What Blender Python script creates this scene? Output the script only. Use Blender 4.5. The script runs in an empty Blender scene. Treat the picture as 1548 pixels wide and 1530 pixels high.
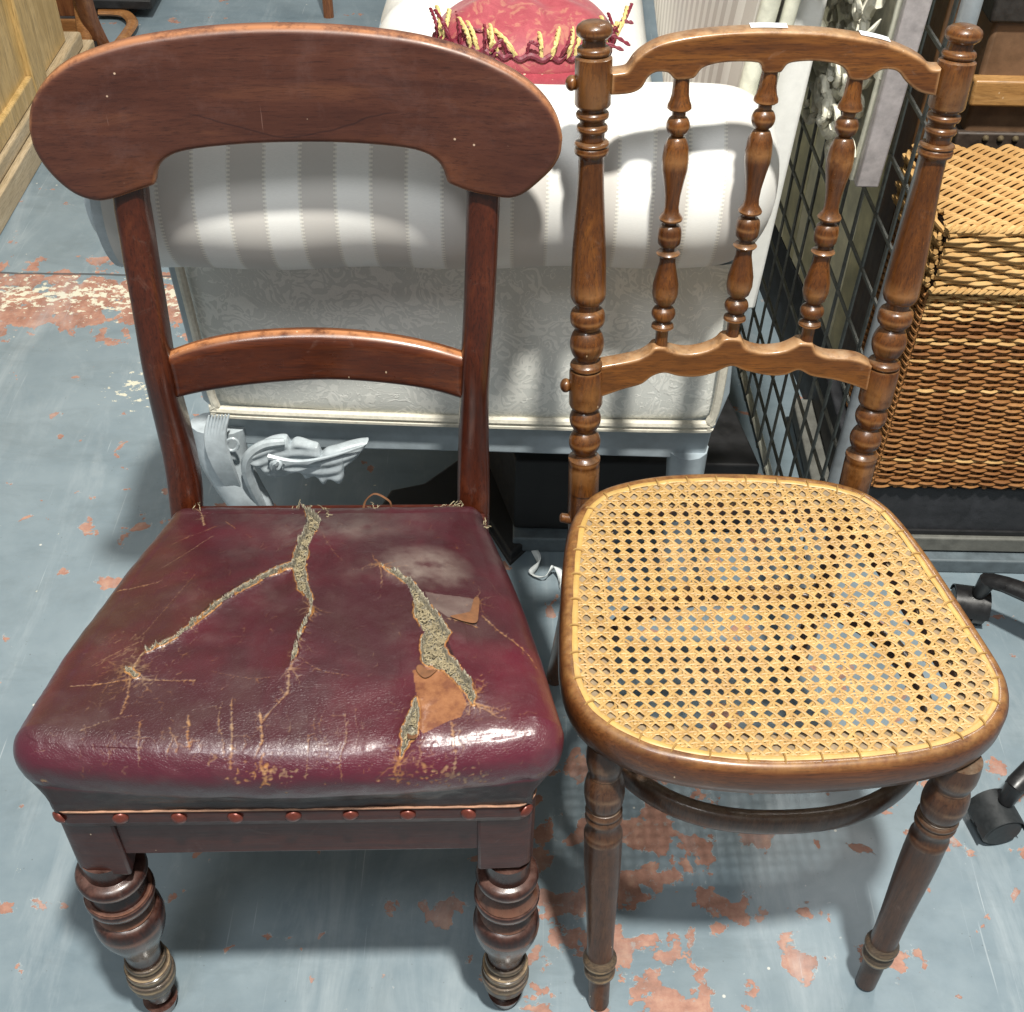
import bpy, bmesh, math, random
import numpy as np
from mathutils import Vector, Matrix
random.seed(7); RNG = np.random.default_rng(7)
SC = bpy.context.scene; COL = SC.collection
R = math.radians

# ------------------------------------------------------------------ camera
F, PITCH, ROLL, H = 1897.13, .7673, .0197, 1.3894      # pixels of a 1548 wide picture, radians, metres
FW = np.array([0, math.cos(PITCH), -math.sin(PITCH)]); RT0 = np.array([1., 0, 0]); UP0 = np.cross(RT0, FW)
RT = RT0*math.cos(ROLL)+UP0*math.sin(ROLL); UP = -RT0*math.sin(ROLL)+UP0*math.cos(ROLL)
CAM = np.array([0, 0, H])
cd = bpy.data.cameras.new('camera'); cam = bpy.data.objects.new('camera', cd); COL.objects.link(cam)
cd.sensor_fit = 'HORIZONTAL'; cd.sensor_width = 36; cd.lens = F/1548*36; cd.clip_start = .05; cd.clip_end = 200
M = Matrix.Identity(4)
for i in range(3):
    M[i][0] = RT[i]; M[i][1] = UP[i]; M[i][2] = -FW[i]; M[i][3] = CAM[i]
cam.matrix_world = M; SC.camera = cam

# ------------------------------------------------------------------ light
w = bpy.data.worlds.new('World'); SC.world = w; w.use_nodes = True
bgn = w.node_tree.nodes['Background']; bgn.inputs[0].default_value = (.95, .99, .965, 1); bgn.inputs[1].default_value = .275
def lamp(name, loc, target, size, power, color=(1, 1, 1), sy=None):
    l = bpy.data.lights.new(name, 'AREA'); l.size = size; l.energy = power; l.color = color
    if sy: l.shape = 'RECTANGLE'; l.size_y = sy
    else: l.shape = 'DISK'
    o = bpy.data.objects.new(name, l); COL.objects.link(o); o.location = loc
    o.rotation_euler = (Vector(target)-Vector(loc)).to_track_quat('-Z', 'Y').to_euler(); o['kind'] = 'helper'
    return o
lamp('ceiling_spot_or_fill', (.46, -.27, 4.8), (0, 1, 0), .24, 318, (1, .965, .885))
lamp('ceiling_spot_or_fill', (-.75, -1.0, 4.2), (.1, 1.1, .3), .9, 46, (.96, .98, 1))  # added fill lamp, brightens the carved frame from the front left
lamp('ceiling_strip_light', (1.3, 3.2, 3.4), (.2, 1.3, .3), .25, 34, (1, .97, .92), 1.6)
SC.view_settings.view_transform = 'Standard'; SC.view_settings.look = 'None'
SC.view_settings.exposure = .32; SC.view_settings.gamma = 1
SC.cycles.max_bounces = 8

# ------------------------------------------------------------------ picture -> place helpers
def ray(u, v): return FW+(u-774)/F*RT-(v-765)/F*UP
def pj(Q):
    d = np.asarray(Q, float)-CAM; Z = d@FW
    return 774+F*(d@RT)/Z, 765-F*(d@UP)/Z, Z
def uz(u, v, z=0.): d = ray(u, v); return CAM+d*(z-H)/d[2]
def uy(u, v, y): d = ray(u, v); return CAM+d*y/d[1]
def ux(u, v, x): d = ray(u, v); return CAM+d*x/d[0]
class Frame:
    def __init__(s, x, y, a): s.x, s.y, s.a = x, y, a; c, n = math.cos(a), math.sin(a); s.R = np.array([[c, n, 0], [-n, c, 0], [0, 0, 1]])
    def loc(s, P): return s.R@(np.asarray(P, float)-np.array([s.x, s.y, 0]))
    def wor(s, P): return np.asarray(P, float)@s.R+np.array([s.x, s.y, 0])
    def ray(s, u, v): return s.loc(CAM), s.R@ray(u, v)
    def at(s, u, v, ax, val): o, d = s.ray(u, v); return o+d*(val-o[ax])/d[ax]
    def px(s, P): return pj(s.wor(P))
    def surf(s, u, v, Y):                     # meet the surface y = Y(x, z)
        o, d = s.ray(u, v); t = (.4-o[1])/d[1]
        for _ in range(12): P = o+d*t; t = (Y(P[0], P[2])-o[1])/d[1]
        return o+d*t
LC = Frame(-.1895, .6337, .0386); RC = Frame(.258, .6502, .0543); WF = Frame(0, 0, 0)

# ------------------------------------------------------------------ materials
class NT:
    def __init__(s, name, rough=.5, spec=.5):
        s.m = bpy.data.materials.new(name); s.m.use_nodes = True; s.t = s.m.node_tree; s.n = s.t.nodes; s.b = s.n['Principled BSDF']
        s.b.inputs['Roughness'].default_value = rough; s.b.inputs['Specular IOR Level'].default_value = spec
        s.tc = s.n.new('ShaderNodeTexCoord'); s.obj = s.tc.outputs['Object']
    def link(s, a, b): s.t.links.new(a, b)
    def new(s, k, **kw):
        n = s.n.new('ShaderNode'+k)
        for a, b in kw.items(): setattr(n, a, b)
        return n
    def map(s, sc, loc=(0, 0, 0), rot=(0, 0, 0), src=None):
        n = s.new('Mapping'); n.inputs['Scale'].default_value = sc; n.inputs['Location'].default_value = loc; n.inputs['Rotation'].default_value = rot
        s.link(src or s.obj, n.inputs[0]); return n.outputs[0]
    def noise(s, vec, scale=5, det=4, rough=.55, dist=0, col=False):
        n = s.new('TexNoise'); n.inputs['Scale'].default_value = scale; n.inputs['Detail'].default_value = det
        n.inputs['Roughness'].default_value = rough; n.inputs['Distortion'].default_value = dist; s.link(vec, n.inputs['Vector'])
        return n.outputs['Color' if col else 'Fac']
    def vor(s, vec, scale=5, feat='F1', out='Distance', rnd=1):
        n = s.new('TexVoronoi', feature=feat); n.inputs['Scale'].default_value = scale; n.inputs['Randomness'].default_value = rnd
        s.link(vec, n.inputs['Vector']); return n.outputs[out]
    def ramp(s, fac, stops, interp='LINEAR'):
        n = s.new('ValToRGB'); n.color_ramp.interpolation = interp; e = n.color_ramp.elements
        while len(e) < len(stops): e.new(.5)
        for k, (p, c) in enumerate(stops):
            e[k].position = p; e[k].color = (c[0], c[1], c[2], 1) if hasattr(c, '__len__') else (c, c, c, 1)
        s.link(fac, n.inputs[0]); return n.outputs[0]
    def rng(s, v, a, b, c=0, d=1):
        n = s.new('MapRange'); n.clamp = True; s.link(v, n.inputs[0])
        for i, q in enumerate((a, b, c, d)): n.inputs[i+1].default_value = q
        return n.outputs[0]
    def math(s, op, a, b=None, c=None):
        n = s.new('Math', operation=op)
        for i, q in enumerate((a, b, c)):
            if q is None: continue
            if isinstance(q, (int, float)): n.inputs[i].default_value = q
            else: s.link(q, n.inputs[i])
        return n.outputs[0]
    def mix(s, fac, a, b, mode='MIX'):
        n = s.new('Mix', data_type='RGBA', blend_type=mode)
        for i, q in ((0, fac), (6, a), (7, b)):
            if isinstance(q, (int, float)): n.inputs[i].default_value = q if i == 0 else (q, q, q, 1)
            elif isinstance(q, (tuple, list)): n.inputs[i].default_value = (*q, 1)
            else: s.link(q, n.inputs[i])
        return n.outputs[2]
    def attr(s, name): n = s.new('Attribute'); n.attribute_name = name; return n.outputs['Fac']
    def col(s, c):
        if isinstance(c, (tuple, list)): s.b.inputs['Base Color'].default_value = (*c, 1)
        else: s.link(c, s.b.inputs['Base Color'])
    def rough(s, r): s.link(r, s.b.inputs['Roughness'])
    def bump(s, h, st=.3, dist=.002):
        n = s.new('Bump'); n.inputs['Strength'].default_value = st; n.inputs['Distance'].default_value = dist
        s.link(h, n.inputs['Height']); s.link(n.outputs[0], s.b.inputs['Normal'])
    def xyz(s, src=None): n = s.new('SeparateXYZ'); s.link(src or s.obj, n.inputs[0]); return n.outputs

def wood(name, c1, c2, c3, axis='z', grain=1., rough=(.28, .5), worn=None, dust_or_lit=None, dust_or_lit_amt=.3, chips=(.55, .42, .28), chipden=.5, ray_fleck=False, coat=.35):
    k = NT(name, .4, .38); sc = {'z': (30, 30, 2.2), 'x': (2.2, 30, 30), 'y': (30, 2.2, 30)}[axis]; sc = tuple(q*grain for q in sc)
    v = k.map(sc); big = k.noise(k.obj, 9, 3, .6)
    g = k.noise(v, 2.2, 8, .65, .8); fine = k.noise(k.map(tuple(q*6 for q in sc)), 3, 6, .7)
    c = k.ramp(g, [(.30, c1), (.52, c2), (.72, c3)])
    c = k.mix(k.rng(fine, .48, .66, 0, .75), c, tuple(q*.4 for q in c1)); pore = k.noise(k.map(tuple(q*14 for q in sc)), 2, 3, .6); c = k.mix(k.rng(pore, .58, .70, 0, .55), c, tuple(q*.3 for q in c1))
    c = k.mix(k.rng(big, .35, .7, 0, .55), c, tuple(q*.8 for q in c1))
    if ray_fleck:
        fl = k.vor(k.map((900, 900, 220)), 1); fl2 = k.noise(k.obj, 40, 2)
        c = k.mix(k.math('MULTIPLY', k.rng(fl, .0, .3, .5, 0), k.rng(fl2, .5, .65)), c, tuple(min(1, q*2.2) for q in c3))
    if worn:
        e = k.attr('edge'); wn = k.noise(k.obj, 60, 5, .7); wn2 = k.noise(k.obj, 11, 2)
        f = k.math('MULTIPLY', k.rng(e, .0, 1), k.rng(k.math('ADD', wn, k.math('MULTIPLY', wn2, .6)), .62, .86))
        c = k.mix(f, c, worn)
    if dust_or_lit:
        geo = k.new('NewGeometry'); nz = k.xyz(geo.outputs['Normal'])[2]
        dn = k.noise(k.obj, 70, 5, .7)
        c = k.mix(k.math('MULTIPLY', k.rng(nz, .35, .95), k.rng(dn, .3, .75, 0, dust_or_lit_amt)), c, dust_or_lit)
    sp = k.vor(k.map((75, 75, 42)), 1); gate = k.noise(k.obj, 23, 2)
    c = k.mix(k.math('MULTIPLY', k.rng(sp, .05, .075, 1, 0), k.rng(gate, .62-.1*chipden, .63-.1*chipden, 0, .9)), c, chips)
    sm = k.noise(k.obj, 30, 5, .75, 1.5); c = k.mix(k.rng(sm, .6, .85, 0, .18), c, (.35, .28, .24))
    k.col(c); k.rough(k.rng(k.noise(k.obj, 45, 5, .7), .3, .75, rough[0], rough[1]))
    k.b.inputs['Coat Weight'].default_value = coat; k.b.inputs['Coat Roughness'].default_value = .16
    k.bump(k.math('ADD', g, k.math('MULTIPLY', fine, .5)), .25, .0006)
    return k.m
def plain(name, c, rough=.5, var=.25, scale=40, bump=.15, metal=0, spec=.5):
    k = NT(name, rough, spec); n = k.noise(k.obj, scale, 5, .65); n2 = k.noise(k.obj, scale*.15, 3)
    cc = k.mix(k.rng(n, .3, .7), tuple(q*(1-var) for q in c), tuple(min(1, q*(1+var)) for q in c))
    cc = k.mix(k.rng(n2, .35, .7, 0, var), cc, tuple(q*.6 for q in c)); k.col(cc)
    k.rough(k.rng(n, .3, .7, max(.05, rough-.1), min(1, rough+.12))); k.b.inputs['Metallic'].default_value = metal
    k.bump(n, bump, .001); return k.m

MAHOG = wood('mahogany_posts', (0.0356, 0.007, 0.0025), (0.0618, 0.0124, 0.0043), (0.0983, 0.0233, 0.0074), 'z', worn=(.34, .14, .055), rough=(.25, .42), chipden=.7)
MAHOGX = wood('mahogany_rail', (0.0468, 0.0094, 0.0034), (0.0975, 0.022, 0.0055), (0.1803, 0.0466, 0.0095), 'x', worn=(.40, .17, .07), rough=(.25, .4))
def crest_mat():
    k = NT('faded_mahogany_crest', .4, .4); x, y, z = k.xyz()
    v = k.map((3, 20, 26)); g = k.noise(v, 2, 7, .6, .6); big = k.noise(k.obj, 7, 4, .6); fine = k.noise(k.map((14, 120, 160)), 2, 5, .7)
    c = k.ramp(g, [(.3, (.050, .0155, .010)), (.55, (.076, .0255, .0155)), (.75, (.11, .040, .021))])
    warm = k.rng(k.math('ADD', z, k.math('MULTIPLY', big, .05)), .85, .80, 0, .85)
    mid = k.rng(k.math('ABSOLUTE', x), .2, .1)
    c = k.mix(k.math('MULTIPLY', k.math('MULTIPLY', warm, mid), .8), c, (.19, .062, .018))
    c = k.mix(k.rng(fine, .5, .7, 0, .55), c, (.026, .009, .007)); c = k.mix(k.rng(k.noise(k.map((60, 700, 900)), 1, 3), .56, .7, 0, .5), c, (.020, .007, .006))
    # an old water mark, a dark hair line drawn on the veneer
    wv = k.math('ADD', k.math('MULTIPLY', k.math('COSINE', k.math('MULTIPLY', k.math('ADD', x, .005), 28)), -.013), .838)
    ln = k.math('ABSOLUTE', k.math('SUBTRACT', z, k.math('ADD', wv, k.math('MULTIPLY', k.math('SUBTRACT', k.noise(k.obj, 20, 3), .5), .01))))
    c = k.mix(k.math('MULTIPLY', k.rng(ln, .0002, .0013, .7, 0), k.rng(k.math('ABSOLUTE', x), .1, .085)), c, (.025, .009, .008))
    e = k.attr('edge'); wn = k.noise(k.obj, 55, 5, .75); wn2 = k.noise(k.obj, 9, 2)
    c = k.mix(k.math('MULTIPLY', e, k.rng(k.math('ADD', wn, k.math('MULTIPLY', wn2, .5)), .56, .80, 0, .85)), c, (.38, .165, .075))
    sp = k.vor(k.map((60, 60, 60)), 1); gate = k.noise(k.obj, 21, 2)
    c = k.mix(k.math('MULTIPLY', k.rng(sp, .045, .08, 1, 0), k.rng(gate, .53, .54)), c, (.5, .36, .26))
    sc1 = k.noise(k.map((300, 20, 18), rot=(0, .7, 0)), 1, 2); sc2 = k.noise(k.obj, 14, 2)
    c = k.mix(k.math('MULTIPLY', k.rng(sc1, .74, .80, 0, .5), k.rng(sc2, .5, .6)), c, (.28, .16, .13))
    sm = k.noise(k.obj, 16, 6, .75, .3); c = k.mix(k.rng(sm, .5, .85, 0, .25), c, (.20, .12, .11))
    k.col(c); k.rough(k.rng(k.noise(k.obj, 38, 6, .75), .3, .75, .30, .52)); k.bump(k.math('ADD', g, fine), .12, .0005)
    return k.m
CREST = crest_mat()
BEECH = wood('beech_turned', (0.0536, 0.0158, 0.0029), (0.1155, 0.0364, 0.0057), (0.1987, 0.0695, 0.0103), 'z', worn=(.28, .13, .045), dust_or_lit=(.30, .22, .13), dust_or_lit_amt=.3, rough=(.25, .42), ray_fleck=True, chipden=.3)
BEECHX = wood('beech_rail', (0.0722, 0.0217, 0.0043), (0.1443, 0.0484, 0.0085), (0.2165, 0.0802, 0.0145), 'x', worn=(.36, .19, .08), dust_or_lit=(.42, .33, .22), dust_or_lit_amt=.45, rough=(.3, .48), chipden=.2)
LEGDK = wood('dull_walnut_leg', (0.0394, 0.0142, 0.0058), (0.0696, 0.0274, 0.0115), (0.1137, 0.0508, 0.0223), 'z', worn=(.2, .12, .07), dust_or_lit=(.26, .21, .15), dust_or_lit_amt=.5, rough=(.35, .55), chipden=.5)
LEGMH = wood('dark_mahogany_leg', (0.0121, 0.0031, 0.0019), (0.03, 0.0062, 0.0032), (0.0638, 0.0147, 0.0071), 'z', worn=(.22, .10, .06), dust_or_lit=(.19, .11, .09), dust_or_lit_amt=.55, rough=(.22, .4), chipden=.8)
FOOT = wood('dusty_worn_foot', (0.04, 0.0271, 0.0179), (0.088, 0.0602, 0.0385), (0.192, 0.1278, 0.0688), 'x', rough=(.5, .75), chipden=1, worn=(.5, .36, .2))
SEATW = wood('bentwood_frame', (0.064, 0.0186, 0.0058), (0.1178, 0.0371, 0.01), (0.192, 0.0676, 0.0166), 'x', grain=.8, dust_or_lit=(.34, .18, .06), dust_or_lit_amt=.85, rough=(.32, .5), chipden=.15)  # orange on upward faces paints the lit top edge into the wood colour
RAILMH = wood('front_rail_mahogany', (0.0302, 0.0045, 0.0028), (0.054, 0.0083, 0.0041), (0.0799, 0.0149, 0.0062), 'x', worn=(.3, .15, .1), rough=(.3, .48), chipden=.3, coat=.08)

def leather():
    k = NT('cracked_oxblood_leather', .3, .42); big = k.noise(k.obj, 9, 5, .6, .6); mid = k.noise(k.obj, 40, 5, .65); crk = k.vor(k.map((1, 1, 1)), 420, 'DISTANCE_TO_EDGE')
    c = k.ramp(big, [(.28, (.064, .010, .016)), (.5, (.040, .009, .013)), (.72, (.040, .014, .015))])
    c = k.mix(k.rng(k.noise(k.obj, 5.5, 3, .5), .5, .66, 0, .75), c, (.090, .006, .017))
    c = k.mix(k.rng(mid, .5, .8, 0, .22), c, (.07, .036, .036))
    fr = k.attr('front'); c = k.mix(k.math('MULTIPLY', fr, .55), c, (.088, .009, .024))
    sh = k.attr('scuff'); c = k.mix(k.math('MULTIPLY', sh, k.rng(mid, .2, .8, .2, .85)), c, (.22, .175, .15))
    pt = k.attr('patch'); pn = k.noise(k.obj, 70, 5, .7)
    c = k.mix(k.math('MULTIPLY', pt, k.rng(pn, .22, .5, .6, 1)), c, k.mix(k.rng(pn, .35, .7), (.15, .05, .016), (.25, .105, .042)))
    cr = k.attr('crack'); c = k.mix(k.rng(cr, .12, .9, 0, .92), c, k.mix(k.rng(k.noise(k.obj, 25, 3), .4, .6), (.36, .16, .045), (.34, .22, .12)))
    dk = k.attr('darkcrack'); c = k.mix(k.rng(dk, .3, 1, 0, .85), c, (.012, .006, .006))
    tr = k.attr('tear'); st = k.noise(k.map((1, 1, 1)), 210, 6, .75, 2.5); st2 = k.noise(k.obj, 90, 4, .7, 3)
    stuff = k.ramp(st, [(.36, (.018, .014, .011)), (.44, (.13, .11, .08)), (.54, (.34, .30, .21)), (.66, (.60, .56, .45))])
    stuff = k.mix(k.rng(st2, .5, .62, 0, .7), stuff, (.10, .10, .10))
    c = k.mix(k.rng(tr, .35, .6), c, stuff)
    rim = k.attr('rim'); c = k.mix(k.rng(rim, .2, .8, 0, .9), c, (.40, .19, .055))
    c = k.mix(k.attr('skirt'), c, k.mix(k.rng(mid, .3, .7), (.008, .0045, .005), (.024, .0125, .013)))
    k.col(c)
    rg = k.math('ADD', k.rng(k.noise(k.obj, 55, 6, .7), .3, .75, .26, .44), k.math('MULTIPLY', k.math('MAXIMUM', k.math('MAXIMUM', tr, pt), cr), .45))
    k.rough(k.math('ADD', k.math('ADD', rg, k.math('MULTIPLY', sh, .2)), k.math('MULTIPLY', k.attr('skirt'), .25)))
    crs = k.rng(crk, 0, .08, 0, 1); h = k.math('ADD', k.math('MULTIPLY', crs, .12), k.math('MULTIPLY', k.noise(k.obj, 130, 6, .7), .5))
    h = k.math('SUBTRACT', h, k.math('MULTIPLY', cr, .8)); h = k.math('ADD', h, k.math('MULTIPLY', st, k.math('MULTIPLY', tr, 5)))
    h = k.math('ADD', h, k.math('MULTIPLY', k.noise(k.map((60, 14, 20)), 1, 3, .5, .8), .35))
    k.bump(h, .55, .0016); k.b.inputs['Coat Weight'].default_value = .35; k.b.inputs['Coat Roughness'].default_value = .26
    return k.m
LEATHER = leather()
LEATHD = plain('dark_leather_band', (.022, .013, .014), .42, .4, 60, .3)
LEDGE = plain('dusty_bare_ledge', (.26, .19, .115), .8, .3, 90, .3)
TANL = plain('torn_leather_underside', (.15, .062, .024), .85, .35, 120, .6)
STRAW = plain('horsehair_stuffing', (.30, .25, .155), .9, .5, 200, .3)
WELT = plain('pale_leather_cut_edge', (.30, .16, .10), .7, .4, 90, .3)
NAILM = plain('copper_red_nail', (.15, .036, .024), .35, .3, 200, .1, metal=.4)

def cane_mat(name, a, b):
    k = NT(name, .45); n = k.noise(k.obj, 60, 4, .6); n2 = k.noise(k.obj, 12, 3); f = k.noise(k.obj, 400, 3)
    c = k.mix(k.rng(n, .3, .7), a, b); c = k.mix(k.rng(n2, .45, .7, 0, .45), c, (.42, .27, .13)); c = k.mix(k.rng(f, .55, .75, 0, .4), c, (.30, .17, .06))
    k.col(c); k.bump(f, .2, .0004); return k.m
CANE = cane_mat('woven_cane', (.30, .172, .055), (.46, .295, .105)); CANEY = cane_mat('yellow_cane_binder', (.39, .24, .07), (.50, .325, .10))

def floor_mat():
    k = NT('painted_concrete', .38); o = k.obj
    big = k.noise(o, 2.2, 5, .6); med = k.noise(o, 11, 6, .65)
    c = k.mix(k.rng(big, .3, .7), (.120, .165, .195), (.190, .240, .270)); c = k.mix(k.rng(med, .35, .75, 0, .5), c, (.235, .285, .31))
    c = k.mix(k.rng(k.noise(o, 5, 4, .7, 1), .52, .75, 0, .35), c, (.145, .18, .195))
    def blob(p, r, st=(1, 1, 1)):
        d = k.new('VectorMath', operation='DISTANCE'); k.link(k.map(st), d.inputs[0]); d.inputs[1].default_value = tuple(a*b for a, b in zip(p, st))
        return k.rng(d.outputs['Value'], r*.2, r, 1, 0)
    zone = None
    for p, r, st, amt in [((.13, .80, 0), .26, (1, .8, 1), .165), ((.27, .93, 0), .22, (1, 1, 1), .13), ((-.95, 1.98, 0), .55, (.7, 3.2, 1), .26), ((-.45, 1.95, 0), .35, (.8, 3, 1), .16),
                     ((.15, .64, 0), .16, (1, 1, 1), .15), ((.55, .95, 0), .22, (1, 1, 1), .075), ((-.55, 1.35, 0), .3, (1, 1, 1), .05), ((.3, 1.3, 0), .4, (1, 1, 1), .06), ((.36, .68, 0), .18, (1, 1.6, 1), .08)]:
        b = k.math('MULTIPLY', blob(p, r, st), amt); zone = b if zone is None else k.math('MAXIMUM', zone, b)
    cn = k.noise(k.map((1, 1, 1), loc=(3.1, 1.7, 0)), 19, 10, .58, .25); chip = k.math('ADD', cn, zone)
    m = k.rng(chip, .645, .651)
    rim = k.math('MULTIPLY', k.rng(chip, .633, .644), k.math('SUBTRACT', 1, m))
    terra = k.ramp(k.noise(o, 34, 6, .7), [(.3, (.20, .10, .07)), (.5, (.31, .158, .115)), (.7, (.42, .25, .18))])
    terra = k.mix(k.rng(k.noise(o, 70, 4, .7), .58, .66, 0, .6), terra, (.27, .29, .29))
    c = k.mix(k.math('MULTIPLY', rim, k.rng(k.noise(o, 60, 3), .45, .6, 0, .55)), c, (.42, .45, .45)); c = k.mix(m, c, terra)
    # cream paint flecks, thick along the joint
    fn = k.noise(k.map((1, 1.4, 1)), 48, 7, .68); fz = k.math('MAXIMUM', k.math('MULTIPLY', blob((-.8, 2.0, 0), .5, (.6, 4.5, 1)), .2), k.math('MULTIPLY', blob((-.66, 1.72, 0), .10, (1, 1, 1)), .17))
    c = k.mix(k.rng(k.math('ADD', fn, fz), .70, .72), c, (.56, .54, .43))
    sp = k.vor(o, 26); c = k.mix(k.math('MULTIPLY', k.rng(sp, .04, .06, 1, 0), k.rng(k.noise(o, 6, 2), .5, .52)), c, (.5, .5, .46))
    for rot, th in ((.5, .77), (-.7, .78), (1.3, .78), (-.2, .79)):
        s = k.noise(k.map((190, 3.5, 1), rot=(0, 0, rot)), 1, 2, .5); g = k.noise(k.map((1, 1, 1), loc=(rot*9, 0, 0)), 5, 3)
        c = k.mix(k.math('MULTIPLY', k.rng(s, th-.07, th-.03, 0, .45), k.rng(g, .48, .62)), c, (.47, .51, .53))
    gr = k.vor(k.map((1, 1, 1), rot=(0, 0, .4)), 120); c = k.mix(k.math('MULTIPLY', k.rng(gr, .08, .13, .6, 0), k.rng(k.noise(o, 30, 4, .7), .56, .62)), c, (.07, .08, .085))
    sm1 = k.noise(k.map((9, 2.2, 1), rot=(0, 0, .6)), 1, 8, .72, .6); c = k.mix(k.rng(sm1, .52, .72, 0, .42), c, (.38, .42, .44))
    sm2 = k.noise(k.map((3, 8, 1), rot=(0, 0, .3), loc=(5, 2, 0)), 1, 8, .72, .6); c = k.mix(k.rng(sm2, .5, .75, 0, .45), c, (.075, .10, .11))
    x, y, z = k.xyz(); jn = k.math('MULTIPLY', k.math('SUBTRACT', k.noise(o, 6, 3), .5), .012)
    j = k.math('ABSOLUTE', k.math('SUBTRACT', k.math('ADD', y, jn), 2.07)); c = k.mix(k.rng(j, .002, .004, .85, 0), c, (.05, .055, .06))
    k.col(c); k.rough(k.math('ADD', k.rng(med, .3, .7, .3, .46), k.math('MULTIPLY', m, .3)))
    h = k.math('SUBTRACT', k.math('MULTIPLY', k.noise(o, 60, 6, .7), .35), k.math('MULTIPLY', m, 1.2)); h = k.math('SUBTRACT', h, k.rng(j, .002, .005, 2, 0))
    k.bump(h, .5, .0012); return k.m
FLOOR = floor_mat()

def stripe_mat():
    k = NT('satin_stripe_fabric', .45); x, y, z = k.xyz(); P = .0352
    ph = k.math('FRACT', k.math('DIVIDE', k.math('ADD', x, 5*P*2+.004), P*2)); band = k.rng(k.math('ABSOLUTE', k.math('SUBTRACT', ph, .75)), .245, .252, 1, 0)
    e = k.math('MINIMUM', k.math('ABSOLUTE', k.math('SUBTRACT', ph, .5)), k.math('MINIMUM', ph, k.math('SUBTRACT', 1, ph)))
    a = k.attr('arc'); lad = k.math('GREATER_THAN', k.math('FRACT', k.math('MULTIPLY', a, 230)), .5)
    seam = k.math('MULTIPLY', k.rng(e, .024, .030, 1, 0), lad)
    fib = k.noise(k.map((300, 300, 1600)), 1, 3, .6)
    c = k.mix(band, (.56, .535, .50), (.80, .80, .77)); c = k.mix(k.rng(fib, .35, .7, 0, .25), c, (.6, .6, .58))
    c = k.mix(k.math('MULTIPLY', seam, .75), c, (.80, .78, .70)); c = k.mix(k.math('MULTIPLY', k.rng(e, .022, .028, 1, 0), k.math('SUBTRACT', .5, k.math('MULTIPLY', lad, .5))), c, (.50, .485, .45))
    k.col(c); k.rough(k.math('SUBTRACT', .7, k.math('MULTIPLY', band, .3))); k.b.inputs['Sheen Weight'].default_value = .15
    k.bump(k.math('ADD', k.math('MULTIPLY', fib, .3), seam), .35, .0008); return k.m
STRIPE = stripe_mat()
def damask_mat():
    k = NT('damask_fabric', .6)
    w1 = k.noise(k.obj, 13, 2, .5, 5.5); cn = k.math('ABSOLUTE', k.math('SUBTRACT', k.math('FRACT', k.math('MULTIPLY', w1, 5)), .5))
    big = k.noise(k.obj, 8, 1, .4, 2.5); leaf = k.rng(k.math('FRACT', k.math('MULTIPLY', k.noise(k.obj, 24, 1.5, .5, 3.2), 4)), .45, .5)
    mk = k.rng(big, .47, .49); pat = k.math('ADD', k.math('MULTIPLY', mk, leaf), k.math('MULTIPLY', k.math('SUBTRACT', 1, mk), k.rng(cn, .04, .09, 1, 0)))
    fib = k.noise(k.map((900, 900, 300)), 1, 3)
    c = k.mix(pat, (.64, .65, .61), (.78, .78, .73)); c = k.mix(k.rng(fib, .4, .7, 0, .25), c, (.5, .52, .50)); k.col(c)
    k.rough(k.math('SUBTRACT', .72, k.math('MULTIPLY', pat, .25))); k.bump(k.math('ADD', pat, k.math('MULTIPLY', fib, .3)), .28, .0012); return k.m
DAMASK = damask_mat()
WHITEF = plain('white_satin', (.80, .80, .77), .5, .05, 90, .1); GIMP = plain('cream_gimp', (.60, .57, .48), .6, .15, 200, .4)
SILVER = plain('silver_painted_wood', (.33, .385, .42), .38, .12, 50, .12); SILVERL = plain('silver_carving', (.42, .47, .50), .35, .2, 60, .15)
CARVE = plain('antique_silver_gesso', (.66, .64, .53), .45, .35, 55, .5, spec=.6); CARVEG = plain('grey_frame_band', (.46, .42, .42), .5, .25, 70, .3)
CREAMW = plain('cream_frame_moulding', (.64, .64, .53), .45, .2, 60, .2)
OLIVE = plain('olive_board', (.52, .48, .29), .5, .3, 25, .2); OLIVEL = plain('pale_olive_board', (.68, .64, .45), .5, .25, 25, .2)
BROWNB = wood('brown_board', (.05, .025, .012), (.10, .05, .02), (.16, .08, .03), 'z')
WIRE = plain('grey_wire', (.14, .145, .13), .4, .3, 120, .1, metal=.5); POSTM = plain('grey_steel_post', (.30, .33, .35), .4, .15, 50, .15, metal=.2)
BLACK = plain('matt_black_board', (.010, .010, .011), .6, .6, 30, .4); BLKP = plain('black_plastic', (.012, .012, .013), .33, .25, 80, .1)
CASTM = plain('scuffed_caster_plastic', (.018, .021, .023), .5, .3, 120, .25)
CHAR = plain('charcoal_crate', (.022, .023, .027), .6, .5, 45, .4); SKID = plain('grey_weathered_skid', (.13, .13, .115), .65, .35, 40, .5); SKIDB = plain('blue_grey_skid', (.10, .125, .14), .6, .3, 40, .4)
PINE = wood('yellow_pine', (.42, .27, .09), (.58, .39, .16), (.70, .50, .24), 'z', grain=.5, rough=(.4, .55), chipden=.1)
PINEY = wood('pine_plinth', (.40, .30, .17), (.50, .39, .25), (.60, .49, .33), 'y', grain=.6, rough=(.5, .7), chipden=.8, chips=(.2, .14, .08))
TEAK = wood('reddish_chair_wood', (.11, .038, .016), (.19, .072, .028), (.30, .13, .05), 'z', rough=(.3, .5))
ORANGEW = wood('orange_chair_wood', (.22, .09, .03), (.33, .15, .05), (.45, .22, .08), 'x', rough=(.35, .5))
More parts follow.
